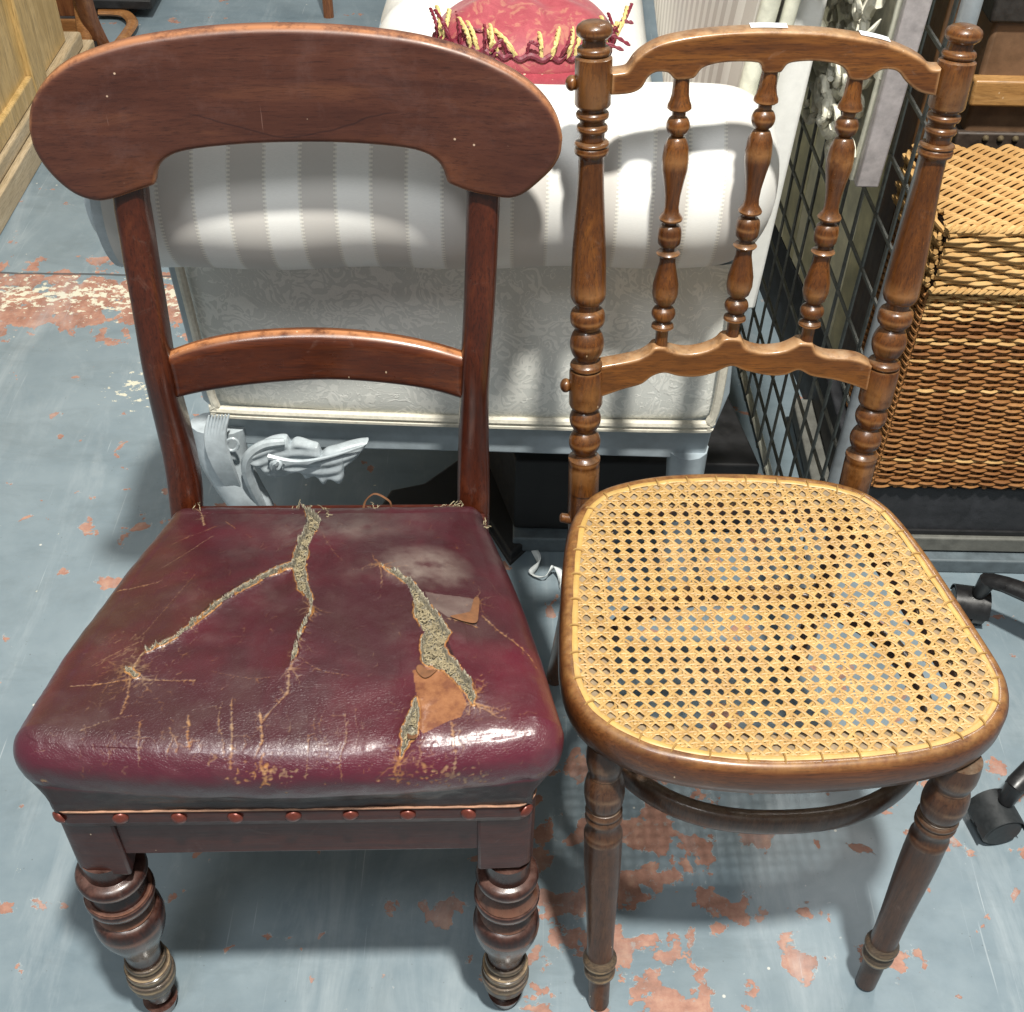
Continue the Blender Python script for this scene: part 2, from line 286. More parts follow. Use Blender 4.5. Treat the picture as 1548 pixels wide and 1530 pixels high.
def wicker(name, a, b, c3):
    k = NT(name, .62, .3); oi = k.new('ObjectInfo'); n = k.noise(k.obj, 60, 4, .65); n2 = k.noise(k.obj, 9, 2)
    c = k.mix(k.rng(n, .3, .7), a, b); c = k.mix(k.rng(n2, .4, .65, 0, .6), c, c3); c = k.mix(k.math('MULTIPLY', oi.outputs['Random'], .4), c, c3)
    k.col(c); k.bump(k.noise(k.map((30, 400, 400)), 1, 3), .2, .0005); return k.m
WICK = wicker('lit_honey_wicker', (.46, .27, .10), (.64, .43, .19), (.36, .19, .06)); WICKSH = wicker('shaded_wicker', (.24, .098, .028), (.42, .21, .072), (.16, .06, .017))  # lit and shaded copy of one wicker, the darker lower rows painted in
WICKB = plain('dark_wicker_core', (.03, .013, .006), .8)
TRUNKM = plain('worn_brown_trunk', (.155, .085, .045), .6, .45, 22, .4); TRUNKB = plain('black_mottled_trunk', (.022, .020, .019), .6, .8, 70, .8); TRUNKE = plain('dark_leather_edge', (.05, .035, .026), .55, .5, 60, .5)
SLAT = wood('honey_trunk_slat', (.30, .15, .05), (.42, .23, .08), (.52, .31, .13), 'x', rough=(.35, .5)); BRASS = plain('dull_brass_stud', (.22, .17, .10), .4, .3, 100, .2, metal=.6)
def redf(name, a, b, dots):
    k = NT(name, .6); n = k.noise(k.obj, 35, 5, .65, 1); c = k.mix(k.rng(n, .35, .65), a, b)
    if dots: c = k.mix(k.rng(k.vor(k.map((70, 70, 110)), 1, rnd=.2), .1, .16, 1, 0), c, (.7, .5, .35))
    else: c = k.mix(k.rng(k.noise(k.obj, 28, 4, .6, 2), .53, .62, 0, .35), c, (.46, .26, .14))
    k.col(c); k.b.inputs['Sheen Weight'].default_value = .3; k.bump(k.noise(k.obj, 300, 3), .2, .001); return k.m
RED = redf('crimson_brocade', (.25, .024, .040), (.33, .050, .066), False); RED2 = redf('crimson_dotted_silk', (.36, .03, .055), (.44, .055, .08), True)
GOLD = plain('gold_cord', (.62, .50, .20), .55, .25, 200, .3); MAROON = plain('maroon_cord', (.17, .012, .03), .55, .3, 200, .3)
PAPER = plain('white_paper_sticker', (.72, .75, .80), .6, .06); RIBBON = plain('white_plastic_ribbon', (.66, .70, .70), .4, .1)

# ------------------------------------------------------------------ mesh helpers
def link(name, me, mat, parent=None, kind=None):
    o = bpy.data.objects.new(name, me); COL.objects.link(o)
    for m in (mat if isinstance(mat, (list, tuple)) else [mat]): me.materials.append(m)
    if parent is not None: o.parent = parent
    if kind: o['kind'] = kind
    return o
def mk(name, V, Fc, mat, parent=None, smooth=True, sharp=38, attrs=None, kind=None, fm=None):
    me = bpy.data.meshes.new(name); me.from_pydata([tuple(map(float, v)) for v in V], [], [tuple(map(int, f)) for f in Fc]); me.update()
    if fm is not None: me.polygons.foreach_set('material_index', fm)
    if smooth:
        me.shade_smooth()
        if sharp: me.set_sharp_from_angle(angle=R(sharp))
    for a, d in (attrs or {}).items():
        t = me.attributes.new(a, 'FLOAT', 'POINT'); t.data.foreach_set('value', np.asarray(d, dtype=np.float32))
    return link(name, me, mat, parent, kind)
def mkgrid(name, V, nu, nv, mat, parent=None, attrs=None, closed=False):   # V: (nu, nv, 3)
    me = bpy.data.meshes.new(name); idx = np.arange(nu*nv).reshape(nu, nv)
    q = np.stack([idx[:-1, :-1], idx[1:, :-1], idx[1:, 1:], idx[:-1, 1:]], -1).reshape(-1, 4)
    me.vertices.add(nu*nv); me.vertices.foreach_set('co', V.reshape(-1).astype(np.float32))
    me.loops.add(q.size); me.loops.foreach_set('vertex_index', q.reshape(-1).astype(np.int32))
    me.polygons.add(len(q)); me.polygons.foreach_set('loop_start', np.arange(0, q.size, 4, dtype=np.int32)); me.update(calc_edges=True); me.validate()
    me.shade_smooth()
    for a, d in (attrs or {}).items():
        t = me.attributes.new(a, 'FLOAT', 'POINT'); t.data.foreach_set('value', np.asarray(d, dtype=np.float32).reshape(-1))
    return link(name, me, mat, parent)
def norm(v): return v/(np.linalg.norm(v)+1e-12)
class MB:
    def __init__(s): s.V = []; s.F = []; s.E = []
    def add(s, V, Fc, E=None):
        b = len(s.V); s.V += [tuple(v) for v in V]; s.F += [tuple(b+i for i in f) for f in Fc]; s.E += list(E) if E is not None else [0]*len(V)
    def box(s, lo, hi):
        x0, y0, z0 = lo; x1, y1, z1 = hi
        s.add([(x0, y0, z0), (x1, y0, z0), (x1, y1, z0), (x0, y1, z0), (x0, y0, z1), (x1, y0, z1), (x1, y1, z1), (x0, y1, z1)],
              [(0, 3, 2, 1), (4, 5, 6, 7), (0, 1, 5, 4), (1, 2, 6, 5), (2, 3, 7, 6), (3, 0, 4, 7)])
    def lathe(s, A, B, prof, n=28):           # prof: (t along A->B in 0..1 units of length, radius)
        A = np.asarray(A, float); B = np.asarray(B, float); d = B-A; ax = norm(d)
        u = norm(np.cross(ax, [0, 1, .013] if abs(ax[1]) < .9 else [1, 0, 0])); v = np.cross(ax, u)
        th = np.linspace(0, 2*math.pi, n, endpoint=False); V = []
        for t, r in prof:
            c = A+d*t
            for a in th: V.append(c+r*(math.cos(a)*u+math.sin(a)*v))
        m = len(prof); Fc = [(i*n+j, i*n+(j+1) % n, (i+1)*n+(j+1) % n, (i+1)*n+j) for i in range(m-1) for j in range(n)]
        Fc += [tuple(range(n))[::-1], tuple((m-1)*n+j for j in range(n))]
        # edge wear: convex rings
        rr = np.array([p[1] for p in prof]); E = np.zeros(m)
        for i in range(1, m-1):
            if rr[i] > rr[i-1]*1.001 and rr[i] >= rr[i+1]: E[i] = .6
        s.add(V, Fc, np.repeat(E, n))
    def tube(s, pts, r, n=8, flat=1., up=(0, 0, 1), cap=True):
        P = np.asarray(pts, float); m = len(P); rr = np.full(m, r) if np.isscalar(r) else np.asarray(r)
        T = np.gradient(P, axis=0); V = []
        for i in range(m):
            t = norm(T[i]); a = np.cross(t, up); a = norm(a) if np.linalg.norm(a) > 1e-3 else norm(np.cross(t, (1, 0, .1))); b = np.cross(a, t)
            for k in range(n):
                th = 2*math.pi*k/n; V.append(P[i]+rr[i]*(math.cos(th)*a+flat*math.sin(th)*b))
        Fc = [(i*n+j, (i+1)*n+j, (i+1)*n+(j+1) % n, i*n+(j+1) % n) for i in range(m-1) for j in range(n)]
        if cap: Fc += [tuple(range(n)), tuple((m-1)*n+j for j in range(n))[::-1]]
        s.add(V, Fc)
    def build(s, name, mat, parent=None, smooth=True, sharp=38, bevel=0, kind=None):
        o = mk(name, s.V, s.F, mat, parent, smooth, sharp, {'edge': s.E}, kind)
        if bevel:
            m = o.modifiers.new('bevel', 'BEVEL'); m.width = bevel; m.segments = 3; m.limit_method = 'ANGLE'; m.harden_normals = False
        return o
def boxobj(name, lo, hi, mat, parent, bevel=.002):
    m = MB(); m.box(lo, hi); o = m.build(name, mat, parent, smooth=True, sharp=30, bevel=bevel); return o
def thing(name, label, cat, loc=(0, 0, 0), rz=0, group=None):
    o = bpy.data.objects.new(name, None); COL.objects.link(o); o.location = loc; o.rotation_euler = (0, 0, rz); o.empty_display_size = .1
    o['label'] = label; o['category'] = cat
    if group: o['group'] = group
    return o
def spline(pts, n, closed=False):
    P = np.asarray(pts, float); m = len(P)
    d = np.r_[0, np.cumsum(np.linalg.norm(np.diff(P, axis=0), axis=1))]; out = []
    for t in np.linspace(0, d[-1], n):
        i = min(max(np.searchsorted(d, t)-1, 0), m-2); s = (t-d[i])/(d[i+1]-d[i]+1e-12)
        p0 = P[max(i-1, 0)]; p1 = P[i]; p2 = P[i+1]; p3 = P[min(i+2, m-1)]
        out.append(.5*((2*p1)+(-p0+p2)*s+(2*p0-5*p1+4*p2-p3)*s*s+(-p0+3*p1-3*p2+p3)*s**3))
    return np.array(out)
def slab(name, top, bot, Y, T, Rr, mat, parent, nx=220, nz=40, rnd=None, endcos=True):
    """top, bot: (x, z) polylines, x rising. A shaped board of thickness T with edges rounded by Rr about the surface y = Y(x, z)."""
    top = np.array(top); bot = np.array(bot); x0 = max(top[0, 0], bot[0, 0]); x1 = min(top[-1, 0], bot[-1, 0])
    s = np.linspace(0, 1, nx); s = (1-np.cos(s*math.pi))/2*.5+s*.5 if endcos else s
    xs = x0+(x1-x0)*s
    zt = np.interp(xs, top[:, 0], top[:, 1]); zb = np.minimum(np.interp(xs, bot[:, 0], bot[:, 1]), zt-1e-5)
    out = np.vstack([np.c_[xs, zt], np.c_[xs, zb][::-1]]); A = out; B = np.roll(out, -1, 0)
    q = np.linspace(0, 1, nz); q = (1-np.cos(q*math.pi))/2
    X = np.repeat(xs[:, None], nz, 1); Z = zb[:, None]+(zt-zb)[:, None]*q[None]
    P = np.stack([X, Z], -1).reshape(-1, 2); D = np.full(len(P), 9.)
    for a, b in zip(A, B):
        ab = b-a; L = ab@ab
        if L < 1e-14: continue
        t = np.clip(((P-a)@ab)/L, 0, 1); D = np.minimum(D, np.linalg.norm(P-(a+t[:, None]*ab), axis=1))
    D = D.reshape(nx, nz); dd = np.clip(D, 0, Rr); f = T/2-Rr+np.sqrt(np.maximum(Rr**2-(Rr-dd)**2, 0))
    if rnd: f = f+rnd(X, Z, D)
    Ys = Y(X, Z); V = np.concatenate([np.stack([X, Ys-f, Z], -1).reshape(-1, 3), np.stack([X, Ys+f, Z], -1).reshape(-1, 3)])
    idx = np.arange(nx*nz).reshape(nx, nz); Fc = []
    a, b, c, d = idx[:-1, :-1].ravel(), idx[1:, :-1].ravel(), idx[1:, 1:].ravel(), idx[:-1, 1:].ravel()
    Fc += list(zip(a, b, c, d)); o = nx*nz; Fc += list(zip(a+o, d+o, c+o, b+o))
    ring = list(idx[:, 0])+list(idx[-1, 1:])+list(idx[-2::-1, -1])+list(idx[0, -2:0:-1]); m = len(ring)
    Fc += [(ring[i], ring[i]+o, ring[(i+1) % m]+o, ring[(i+1) % m]) for i in range(m)]
    e = np.clip(1-D/.0035, 0, 1).reshape(-1)
    return mk(name, V, Fc, mat, parent, True, 42, {'edge': np.r_[e, e*.25]})
def turned(mb, fr, A, B, spec, n=28, scale=1.):
    """spec: (picture row, half width in picture px): solved into (t, radius) along the axis A->B of a chair frame."""
    A = np.array(A, float); B = np.array(B, float); ts = np.linspace(-.3, 1.3, 3200); pr = [fr.px(A+(B-A)*t) for t in ts]
    vs = np.array([p[1] for p in pr]); Zs = np.array([p[2] for p in pr]); o = np.argsort(vs)
    prof = []
    for v, hw in spec:
        t = np.interp(v, vs[o], ts[o]); Z = np.interp(t, ts, Zs); prof.append((t, hw*Z/F*scale))
    prof.sort(); mb.lathe(A, B, prof, n)
def bulge(v0, v1, a, b, n=9, p=.5): return [(v0+(v1-v0)*i/(n-1), a+(b-a)*(math.sin(math.pi*i/(n-1))**p)) for i in range(n)]
def ease(v0, v1, a, b, n=6): return [(v0+(v1-v0)*i/(n-1), a+(b-a)*(.5-.5*math.cos(math.pi*i/(n-1)))) for i in range(n)]

# ------------------------------------------------------------------ floor
mf = MB(); mf.add([(-9, -5, 0), (9, -5, 0), (9, 12, 0), (-9, 12, 0)], [(0, 1, 2, 3)]); fl = mf.build('floor', FLOOR, smooth=False); fl['kind'] = 'structure'

# ================================================================== the leather chair
TL = thing('dining_chair', 'dark mahogany chair with a split oxblood leather seat and broad curved crest rail', 'chair', (LC.x, LC.y, 0), LC.a)
Yc = lambda x, z: .452+.10*(z-.85)-.42*(x*x)
ct = [(46, 192), (47, 165), (54, 143), (68, 121), (88, 102), (112, 87), (150, 72), (200, 58), (260, 48), (320, 41), (400, 37), (480, 38), (560, 44), (640, 56), (710, 76), (765, 101), (800, 124), (826, 150), (843, 178), (850, 205)]
cb = [(46, 192), (49, 208), (57, 227), (72, 250), (95, 274), (120, 291), (148, 299), (172, 296), (205, 285), (232, 276), (237, 272), (239, 258), (246, 242), (262, 230), (285, 223), (320, 218), (380, 213), (440, 211), (500, 211), (560, 214), (610, 219), (640, 226), (660, 238), (671, 254), (675, 268), (679, 273), (710, 285), (745, 292), (770, 295), (792, 288), (815, 270), (835, 250), (847, 228), (850, 205)]
top = np.array([LC.surf(u, v, Yc)[[0, 2]] for u, v in ct]); bot = np.array([LC.surf(u, v, Yc)[[0, 2]] for u, v in cb])
top = spline(top, 260); bot = spline(bot, 320); top[:, 0] = np.maximum.accumulate(top[:, 0]+np.arange(260)*1e-7); bot[:, 0] = np.maximum.accumulate(bot[:, 0]+np.arange(320)*1e-7)
slab('crest_rail', top, bot, Yc, .019, .006, CREST, TL, 300, 56, rnd=lambda X, Z, D: .0015*np.clip(D/.03, 0, 1))
Ym = lambda x, z: .418-.5*x*x
mt_ = [(250, 534), (300, 517), (360, 505), (430, 499), (500, 499), (580, 506), (650, 519), (708, 536)]; mb_ = [(250, 602), (300, 590), (360, 580), (430, 573), (500, 570), (580, 575), (650, 585), (708, 602)]
slab('lower_back_rail', spline([LC.surf(u, v, Ym)[[0, 2]] for u, v in mt_], 60), spline([LC.surf(u, v, Ym)[[0, 2]] for u, v in mb_], 60), Ym, .023, .011, MAHOGX, TL, 120, 24)
# back posts, swept, each running down into a splayed rear leg
def swept(name, path, wx, wy, mat, parent):   # rounded rectangular section, path of (x, y, z), wx, wy per point
    V = []; n = 20; P = np.array(path)
    for p, a, b in zip(P, wx, wy):
        for k in range(n):
            th = 2*math.pi*(k+.5)/n; c, s_ = math.cos(th), math.sin(th); e = .62
            V.append((p[0]+a*math.copysign(abs(c)**e, c), p[1]+b*math.copysign(abs(s_)**e, s_), p[2]))
    m = len(P); Fc = [(i*n+j, i*n+(j+1) % n, (i+1)*n+(j+1) % n, (i+1)*n+j) for i in range(m-1) for j in range(n)]+[tuple(range(n))[::-1], tuple((m-1)*n+j for j in range(n))]
    return mk(name, V, Fc, mat, parent, True, 50, {'edge': [0]*len(V)})
prof_y = [(.30, .378), (.38, .384), (.42, .394), (.46, .406), (.50, .411), (.54, .410), (.58, .409), (.62, .415), (.66, .424), (.70, .432), (.75, .443), (.79, .452), (.82, .457)]
for side, pix in ((-1, [(197, 290), (206, 340), (215, 400), (224, 450), (232, 500), (240, 550), (251, 600), (264, 650), (275, 700), (281, 740), (284, 790)]), (1, [(731, 290), (729, 340), (727, 400), (725, 450), (722, 500), (719, 550), (717, 600), (716, 650), (716, 700), (716, 740), (716, 790)])):
    py = np.array(prof_y); pv = np.array([p[1] for p in pix]); pu = np.array([p[0] for p in pix]); path = []
    for z, y in spline(py, 40):
        x = .165*side
        for _ in range(6):
            u, v, Z = LC.px((x, y, z)); ut = np.interp(v, pv, pu); x += (ut-u)*Z/F
        path.append((x, y, z))
    xb, yb = path[0][0], path[0][1]
    leg = [(xb+side*.004, yb+.075, 0), (xb, yb+.045, .1), (xb, yb+.018, .2)]
    full = spline(leg+path[::2]+[path[-1]], 60)
    zz = full[:, 2]; wx = np.interp(zz, [0, .3, .42, .55, .8], [.013, .017, .0185, .0155, .0165]); wy = np.interp(zz, [0, .3, .45, .58, .8], [.015, .02, .02, .021, .017])
    swept('back_post', full, wx, wy, MAHOG, TL)
# front legs
for side in (-1, 1):
    A = np.array((side*.192, -.004, 0)); B = np.array((side*.192-side*0, .0, .315))
    if side > 0:
        spec = [(1290, 36), (1318, 35)]+bulge(1320, 1340, 40, 48, 8)+[(1342, 34), (1360, 33)]+bulge(1362, 1384, 40, 50, 8)+[(1386, 34), (1396, 35)]+ease(1398, 1408, 41, 48, 4)+ease(1410, 1418, 49, 50.5, 3)+ease(1420, 1456, 50, 27, 9)+[(1468, 26)]
        off = lambda v: v
    else:
        spec = [(1286, 39), (1312, 38)]+bulge(1314, 1336, 44, 54, 8)+[(1338, 37), (1356, 36)]+bulge(1358, 1380, 44, 53, 8)+[(1382, 37), (1390, 38)]+ease(1392, 1402, 44, 51, 4)+ease(1404, 1412, 52, 53, 3)+ease(1416, 1450, 52, 27, 9)+[(1462, 26)]
    sh = lambda L: [(v-(.5*h+2)*min(1, max(0, (v-1290)/95)), h) for v, h in L]; m = MB(); turned(m, LC, A, B, sh(spec), 36); lg = m.build('leg', LEGMH, TL)
    m = MB(); turned(m, LC, A, B, [(v-.5*h-2, h) for v, h in [(1458, 26)]+bulge(1459, 1467, 28, 31, 6)+[(1469, 27)]+bulge(1470, 1481, 30, 35, 6)+bulge(1482, 1496, 33, 36.5, 7)+[(1498, 33), (1500, 22)]], 32); m.build('foot_ring', FOOT, lg)
    m = MB(); turned(m, LC, A, B, [(1476, 22), (1490, 21), (1500, 19)], 24); m.lathe((A[0], A[1], .0), (A[0], A[1], .02), [(0, .014), (.6, .017), (1, .019)], 24); m.build('foot_peg', LEGMH, lg)
# seat rails
def quadbox(name, pts, z0, z1, mat, parent, bevel=.002):
    m = MB(); n = len(pts); m.add([(x, y, z0) for x, y in pts]+[(x, y, z1) for x, y in pts], [tuple(range(n))[::-1], tuple(range(n, 2*n))]+[(i, (i+1) % n, n+(i+1) % n, n+i) for i in range(n)])
    return m.build(name, mat, parent, True, 30, bevel)
quadbox('front_rail', [(-.166, -.018), (.166, -.018), (.166, .006), (-.166, .006)], .342, .412, RAILMH, TL, .003)
for s in (-1, 1):
    a = [(s*.216, -.007), (s*.2125, -.0155), (s*.203, -.0205), (s*.163, -.022), (s*.163, .034), (s*.216, .034)]
    if s > 0: a = a[::-1]
    quadbox('corner_block', a, .311, .413, RAILMH, TL, .003)
    b = [(s*.212, .035), (s*.19, .035), (s*.152, .37), (s*.174, .37)]
    quadbox('side_rail', b if s < 0 else b[::-1], .335, .404, RAILMH, TL)
quadbox('rear_rail', [(-.15, .362), (.15, .362), (.15, .384), (-.15, .384)], .315, .405, RAILMH, TL)

# ---- cushion
def make_cushion():
    NU, NV = 640, 620
    TH = R(112); Rr = .033; a = np.linspace(-1, 1, NU); b = np.linspace(-1, 1, NV)
    # arc-length parameters: core then wrap
    def split(q, half, core): # q in [-1,1] -> core coordinate [-1,1], overflow angle
        t = q*half; c = np.clip(t, -core, core)/core; o = (t-np.clip(t, -core, core)); return c, o
    coreX = .204; wrapL = Rr*TH; EXT = .046; halfX = coreX+wrapL+EXT
    cy0, cy1 = .004, .343; coreY = (cy1-cy0)/2; halfY = coreY+wrapL+EXT
    CX, OX = split(a, halfX, coreX); CY, OY = split(b, halfY, coreY)
    CXg, CYg = np.meshgrid(CX, CY, indexing='ij'); OXg, OYg = np.meshgrid(OX, OY, indexing='ij')
    yy = cy0+(CYg+1)/2*(cy1-cy0); f = (yy-cy0)/(cy1-cy0); yb0 = yy.copy()
    hw = .207*(1-f)+.152*f+.006*np.sin(f*math.pi); xx = CXg*hw
    fy = (CYg+1)/2; yy = yy+.010*(CXg**2)*(1-f)*.9           # front edge bows forward a little
    yy = yy-.006*(1-CXg**2)*(1-f)
    m = np.sqrt(OXg**2+OYg**2); th = np.minimum(m/Rr, TH); dx = np.where(m > 1e-9, OXg/np.maximum(m, 1e-9), 0); dy = np.where(m > 1e-9, OYg/np.maximum(m, 1e-9), 0)
    rf = Rr*(1-.38*f)                                            # thinner roll towards the back
    dome = .018*(1-np.abs(CXg)**2.6)*(1-np.abs(2*f-1)**2.6)
    zc = .472-.060*f-.008*np.sin(f*math.pi)*0
    out = np.sin(th)*rf; X = xx+dx*out*1.0; Y = yy+dy*out; Z = zc+np.cos(th)*rf+dome*np.clip(1-m/.02, 0, 1)
    k = np.clip((m-wrapL)/EXT, 0, 1); ke = np.maximum(k, 0)
    tx = xx+dx*.0090; ty = yb0+np.where(dy < 0, dy*.0275, dy*.030); tz = .4235-.062*np.clip((ty-.0)/.34, 0, 1)
    under = th > math.pi/2; Z = np.where(under, Z-(th-math.pi/2)*.012, Z)
    kk = np.clip(ke*1.6, 0, 1); X = X*(1-kk)+tx*kk; Y = Y*(1-kk)+ty*kk; Z = Z*(1-ke)+tz*ke
    return X, Y, Z, f, a*halfX, b*halfY, th, k
X, Y, Z, Fg, PA, PB, TH, SK = make_cushion(); NU, NV = X.shape
from mathutils import noise as mn
def vnoise(shape, cells, seed):     # smooth value noise on the grid
    r = np.random.default_rng(seed); gx = r.random((cells+3, cells+3)); u = np.linspace(0, cells, shape[0]); v = np.linspace(0, cells, shape[1])
    i = np.floor(u).astype(int); j = np.floor(v).astype(int); fu = (u-i); fv = (v-j); fu = fu*fu*(3-2*fu); fv = fv*fv*(3-2*fv)
    A_ = gx[np.ix_(i, j)]; B_ = gx[np.ix_(i+1, j)]; C_ = gx[np.ix_(i, j+1)]; D_ = gx[np.ix_(i+1, j+1)]
    return (A_*(1-fu)[:, None]+B_*fu[:, None])*(1-fv)[None]+(C_*(1-fu)[:, None]+D_*fu[:, None])*fv[None]
def fb(shape, c, seed, o=4): return sum(vnoise(shape, c*2**k, seed+k)/2**k for k in range(o))/sum(1/2**k for k in range(o))-.5
Z = Z+.008*fb(X.shape, 5, 3)*(TH < 1.6)+.0022*fb(X.shape, 16, 9)*(TH < 1.8); Y = Y-.003*fb(X.shape, 9, 88)*np.sin(np.clip(SK, 0, 1)**.7*math.pi)
Y = Y-np.where(TH > .5, .004*fb(X.shape, 14, 21), 0)*(Fg < .3)
# picture position of each grid vertex, used to trace the tears of the photograph onto the leather
S = 4; sub = np.stack([X[::S, ::S], Y[::S, ::S], Z[::S, ::S]], -1); W_ = sub.reshape(-1, 3)@LC.R+np.array([LC.x, LC.y, 0]); d_ = W_-CAM; zz_ = d_@FW
SU = 774+F*(d_@RT)/zz_; SV = 765-F*(d_@UP)/zz_
jj = np.tile(np.arange(0, NV, S), len(range(0, NU, S))); ok = (TH[::S, ::S].reshape(-1) < 1.75)
PAg = np.repeat(PA[::S], len(PB[::S])); PBg = np.tile(PB[::S], len(PA[::S]))
def on(u, v):
    d2 = (SU-u)**2+(SV-v)**2+(~ok)*1e9; k = np.argsort(d2)[:4]; wgt = 1/(d2[k]+1); wgt /= wgt.sum(); return np.array([(PAg[k]*wgt).sum(), (PBg[k]*wgt).sum()])
def c6(x, y): return on(x/1.759, 740+y/1.759)
PAG, PBG = np.meshgrid(PA, PB, indexing='ij'); Pxy = np.stack([PAG, PBG], -1)
PP = [NU/(PA[-1]-PA[0]), NV/(PB[-1]-PB[0])]
nz1 = fb(X.shape, 40, 31); nz2 = fb(X.shape, 90, 77); nz3 = fb(X.shape, 14, 55)
def sdist(pts, wid):     # signed distance style field: width(t) - distance, in metres
    best = np.full(X.shape, -1.)
    for (p, q, w0, w1) in zip(pts[:-1], pts[1:], wid[:-1], wid[1:]):
        ab = q-p; L = ab@ab+1e-12; lo = np.minimum(p, q)-.03; hi = np.maximum(p, q)+.03
        i0, i1 = np.searchsorted(PA, [lo[0], hi[0]]); j0, j1 = np.searchsorted(PB, [lo[1], hi[1]])
        if i1 <= i0 or j1 <= j0: continue
        sl = Pxy[i0:i1, j0:j1]; t = np.clip(((sl-p)@ab)/L, 0, 1); dist = np.linalg.norm(sl-(p+t[..., None]*ab), axis=-1)
        best[i0:i1, j0:j1] = np.maximum(best[i0:i1, j0:j1], (w0+(w1-w0)*t)-dist)
    return best
def tear(seq):           # (x, y, full width) in enlarged crop pixels
    pts = [c6(x, y) for x, y, w_ in seq]; return sdist(pts, [w_*.5/1.759/1480 for x, y, w_ in seq]), pts
tears = [[(797, 35, 6), (815, 70, 14), (838, 92, 52), (822, 120, 44), (803, 165, 40), (798, 205, 44)],
         [(792, 205, 34), (755, 215, 20), (700, 240, 22), (640, 270, 19), (590, 305, 17), (530, 352, 13), (470, 397, 8), (395, 437, 4)],
         [(797, 205, 40), (800, 235, 28), (806, 268, 26), (828, 300, 12), (828, 330, 7), (803, 380, 6), (787, 430, 5), (770, 478, 3)],
         [(1015, 208, 4), (1055, 232, 9), (1095, 258, 20), (1118, 300, 38), (1135, 345, 60), (1160, 385, 66), (1150, 425, 56), (1160, 455, 66), (1200, 478, 44), (1232, 515, 32), (1250, 550, 18), (1258, 578, 6)],
         [(1104, 560, 4), (1102, 590, 14), (1098, 625, 26), (1090, 655, 34), (1078, 680, 10), (1066, 720, 4)],
         [(345, 487, 12), (362, 502, 12)]]
sd = np.full(X.shape, -1.); TP = []
for q in tears: s_, p_ = tear(q); sd = np.maximum(sd, s_); TP.append(p_)
sd = sd+.0036*nz1+.0034*nz2
tearA = np.clip((sd+.0004)/.0008, 0, 1)
rimA = np.clip(1-np.abs(sd+.0008)/.0011, 0, 1)*(nz3+nz1 > -.12)
def inpoly(poly):
    c = np.zeros(X.shape, bool); n = len(poly)
    for i in range(n):
        x1, y1 = poly[i]; x2, y2 = poly[(i+1) % n]; cr_ = ((y1 > PBG) != (y2 > PBG)) & (PAG < (x2-x1)*(PBG-y1)/(y2-y1+1e-12)+x1); c ^= cr_
    return c
patch = inpoly([c6(x, y)+RNG.normal(0, .0006, 2) for x, y in [(1098, 482), (1140, 476), (1182, 484), (1205, 505), (1228, 540), (1240, 575), (1225, 605), (1190, 618), (1160, 632), (1128, 650), (1112, 632), (1116, 590), (1106, 540)]]).astype(float)
flapA = inpoly([c6(x, y) for x, y in [(1128, 275), (1200, 283), (1268, 292), (1272, 320), (1268, 362), (1230, 350), (1190, 342), (1150, 318)]]).astype(float)
patch = patch*(tearA < .5)
# fine cracks: random branching walks stamped on the grid
crack = np.zeros(X.shape); dcr = np.zeros(X.shape); WL = np.zeros(X.shape)
def stamp(arr, p, s, rad=0):
    i = int((p[0]-PA[0])*PP[0]); j = int((p[1]-PB[0])*PP[1])
    if rad <= 0:
        if 0 <= i < NU and 0 <= j < NV: arr[i, j] = max(arr[i, j], s)
    else:
        i0, i1, j0, j1 = max(i-rad, 0), min(i+rad+1, NU), max(j-rad, 0), min(j+rad+1, NV)
        if i1 > i0 and j1 > j0:
            ii, jj_ = np.ogrid[i0:i1, j0:j1]; m_ = (ii-i)**2+(jj_-j)**2 <= rad*rad+.3; arr[i0:i1, j0:j1] = np.where(m_, np.maximum(arr[i0:i1, j0:j1], s), arr[i0:i1, j0:j1])
def walk(p, ang, L, s, rad=0, br=.02, wig=.22, depth=0, arr=None):
    arr = crack if arr is None else arr; step = .0005; n = int(L/step); a0 = ang; p = np.array(p, float)
    for k in range(n):
        ang += RNG.normal(0, wig)-(ang-a0)*.06; p = p+step*np.array([math.cos(ang), math.sin(ang)]); f_ = 1-k/n
        stamp(arr, p, s*(.35+.65*f_)*(.6+.4*RNG.random()), rad if f_ > .4 and RNG.random() < .8 else 0)
        if depth < 3 and RNG.random() < br: walk(p, ang+RNG.choice([-1, 1])*RNG.uniform(.4, 1.2), L*RNG.uniform(.15, .45)*f_+.002, s*.8, 0, br*.8, wig, depth+1, arr)
for tp in TP:            # cracks fanning from the tears
    for i in range(len(tp)-1):
        d = tp[i+1]-tp[i]; L = np.linalg.norm(d); a0 = math.atan2(d[1], d[0])
        for _ in range(int(L/.0018)):
            p = tp[i]+d*RNG.random(); walk(p, a0+RNG.choice([-1, 1])*RNG.uniform(.3, 1.5), RNG.uniform(.003, .013), RNG.uniform(.25, .7), 0, .03)
def fan(x, y, n, L0, L1, s=.9, a=(0, 6.28), rad=0):
    p = c6(x, y)
    for _ in range(n): walk(p, RNG.uniform(*a), RNG.uniform(L0, L1), s*RNG.uniform(.5, 1), rad, .035, .18)
fan(355, 490, 10, .01, .06, .65); fan(1015, 205, 12, .01, .04, .9); fan(1255, 575, 14, .01, .04); fan(1062, 735, 9, .006, .03, .8); fan(1272, 300, 8, .01, .05, .6); fan(828, 318, 12, .01, .04, .7); fan(770, 480, 10, .01, .04, .6); fan(862, 70, 8, .01, .05, .5)
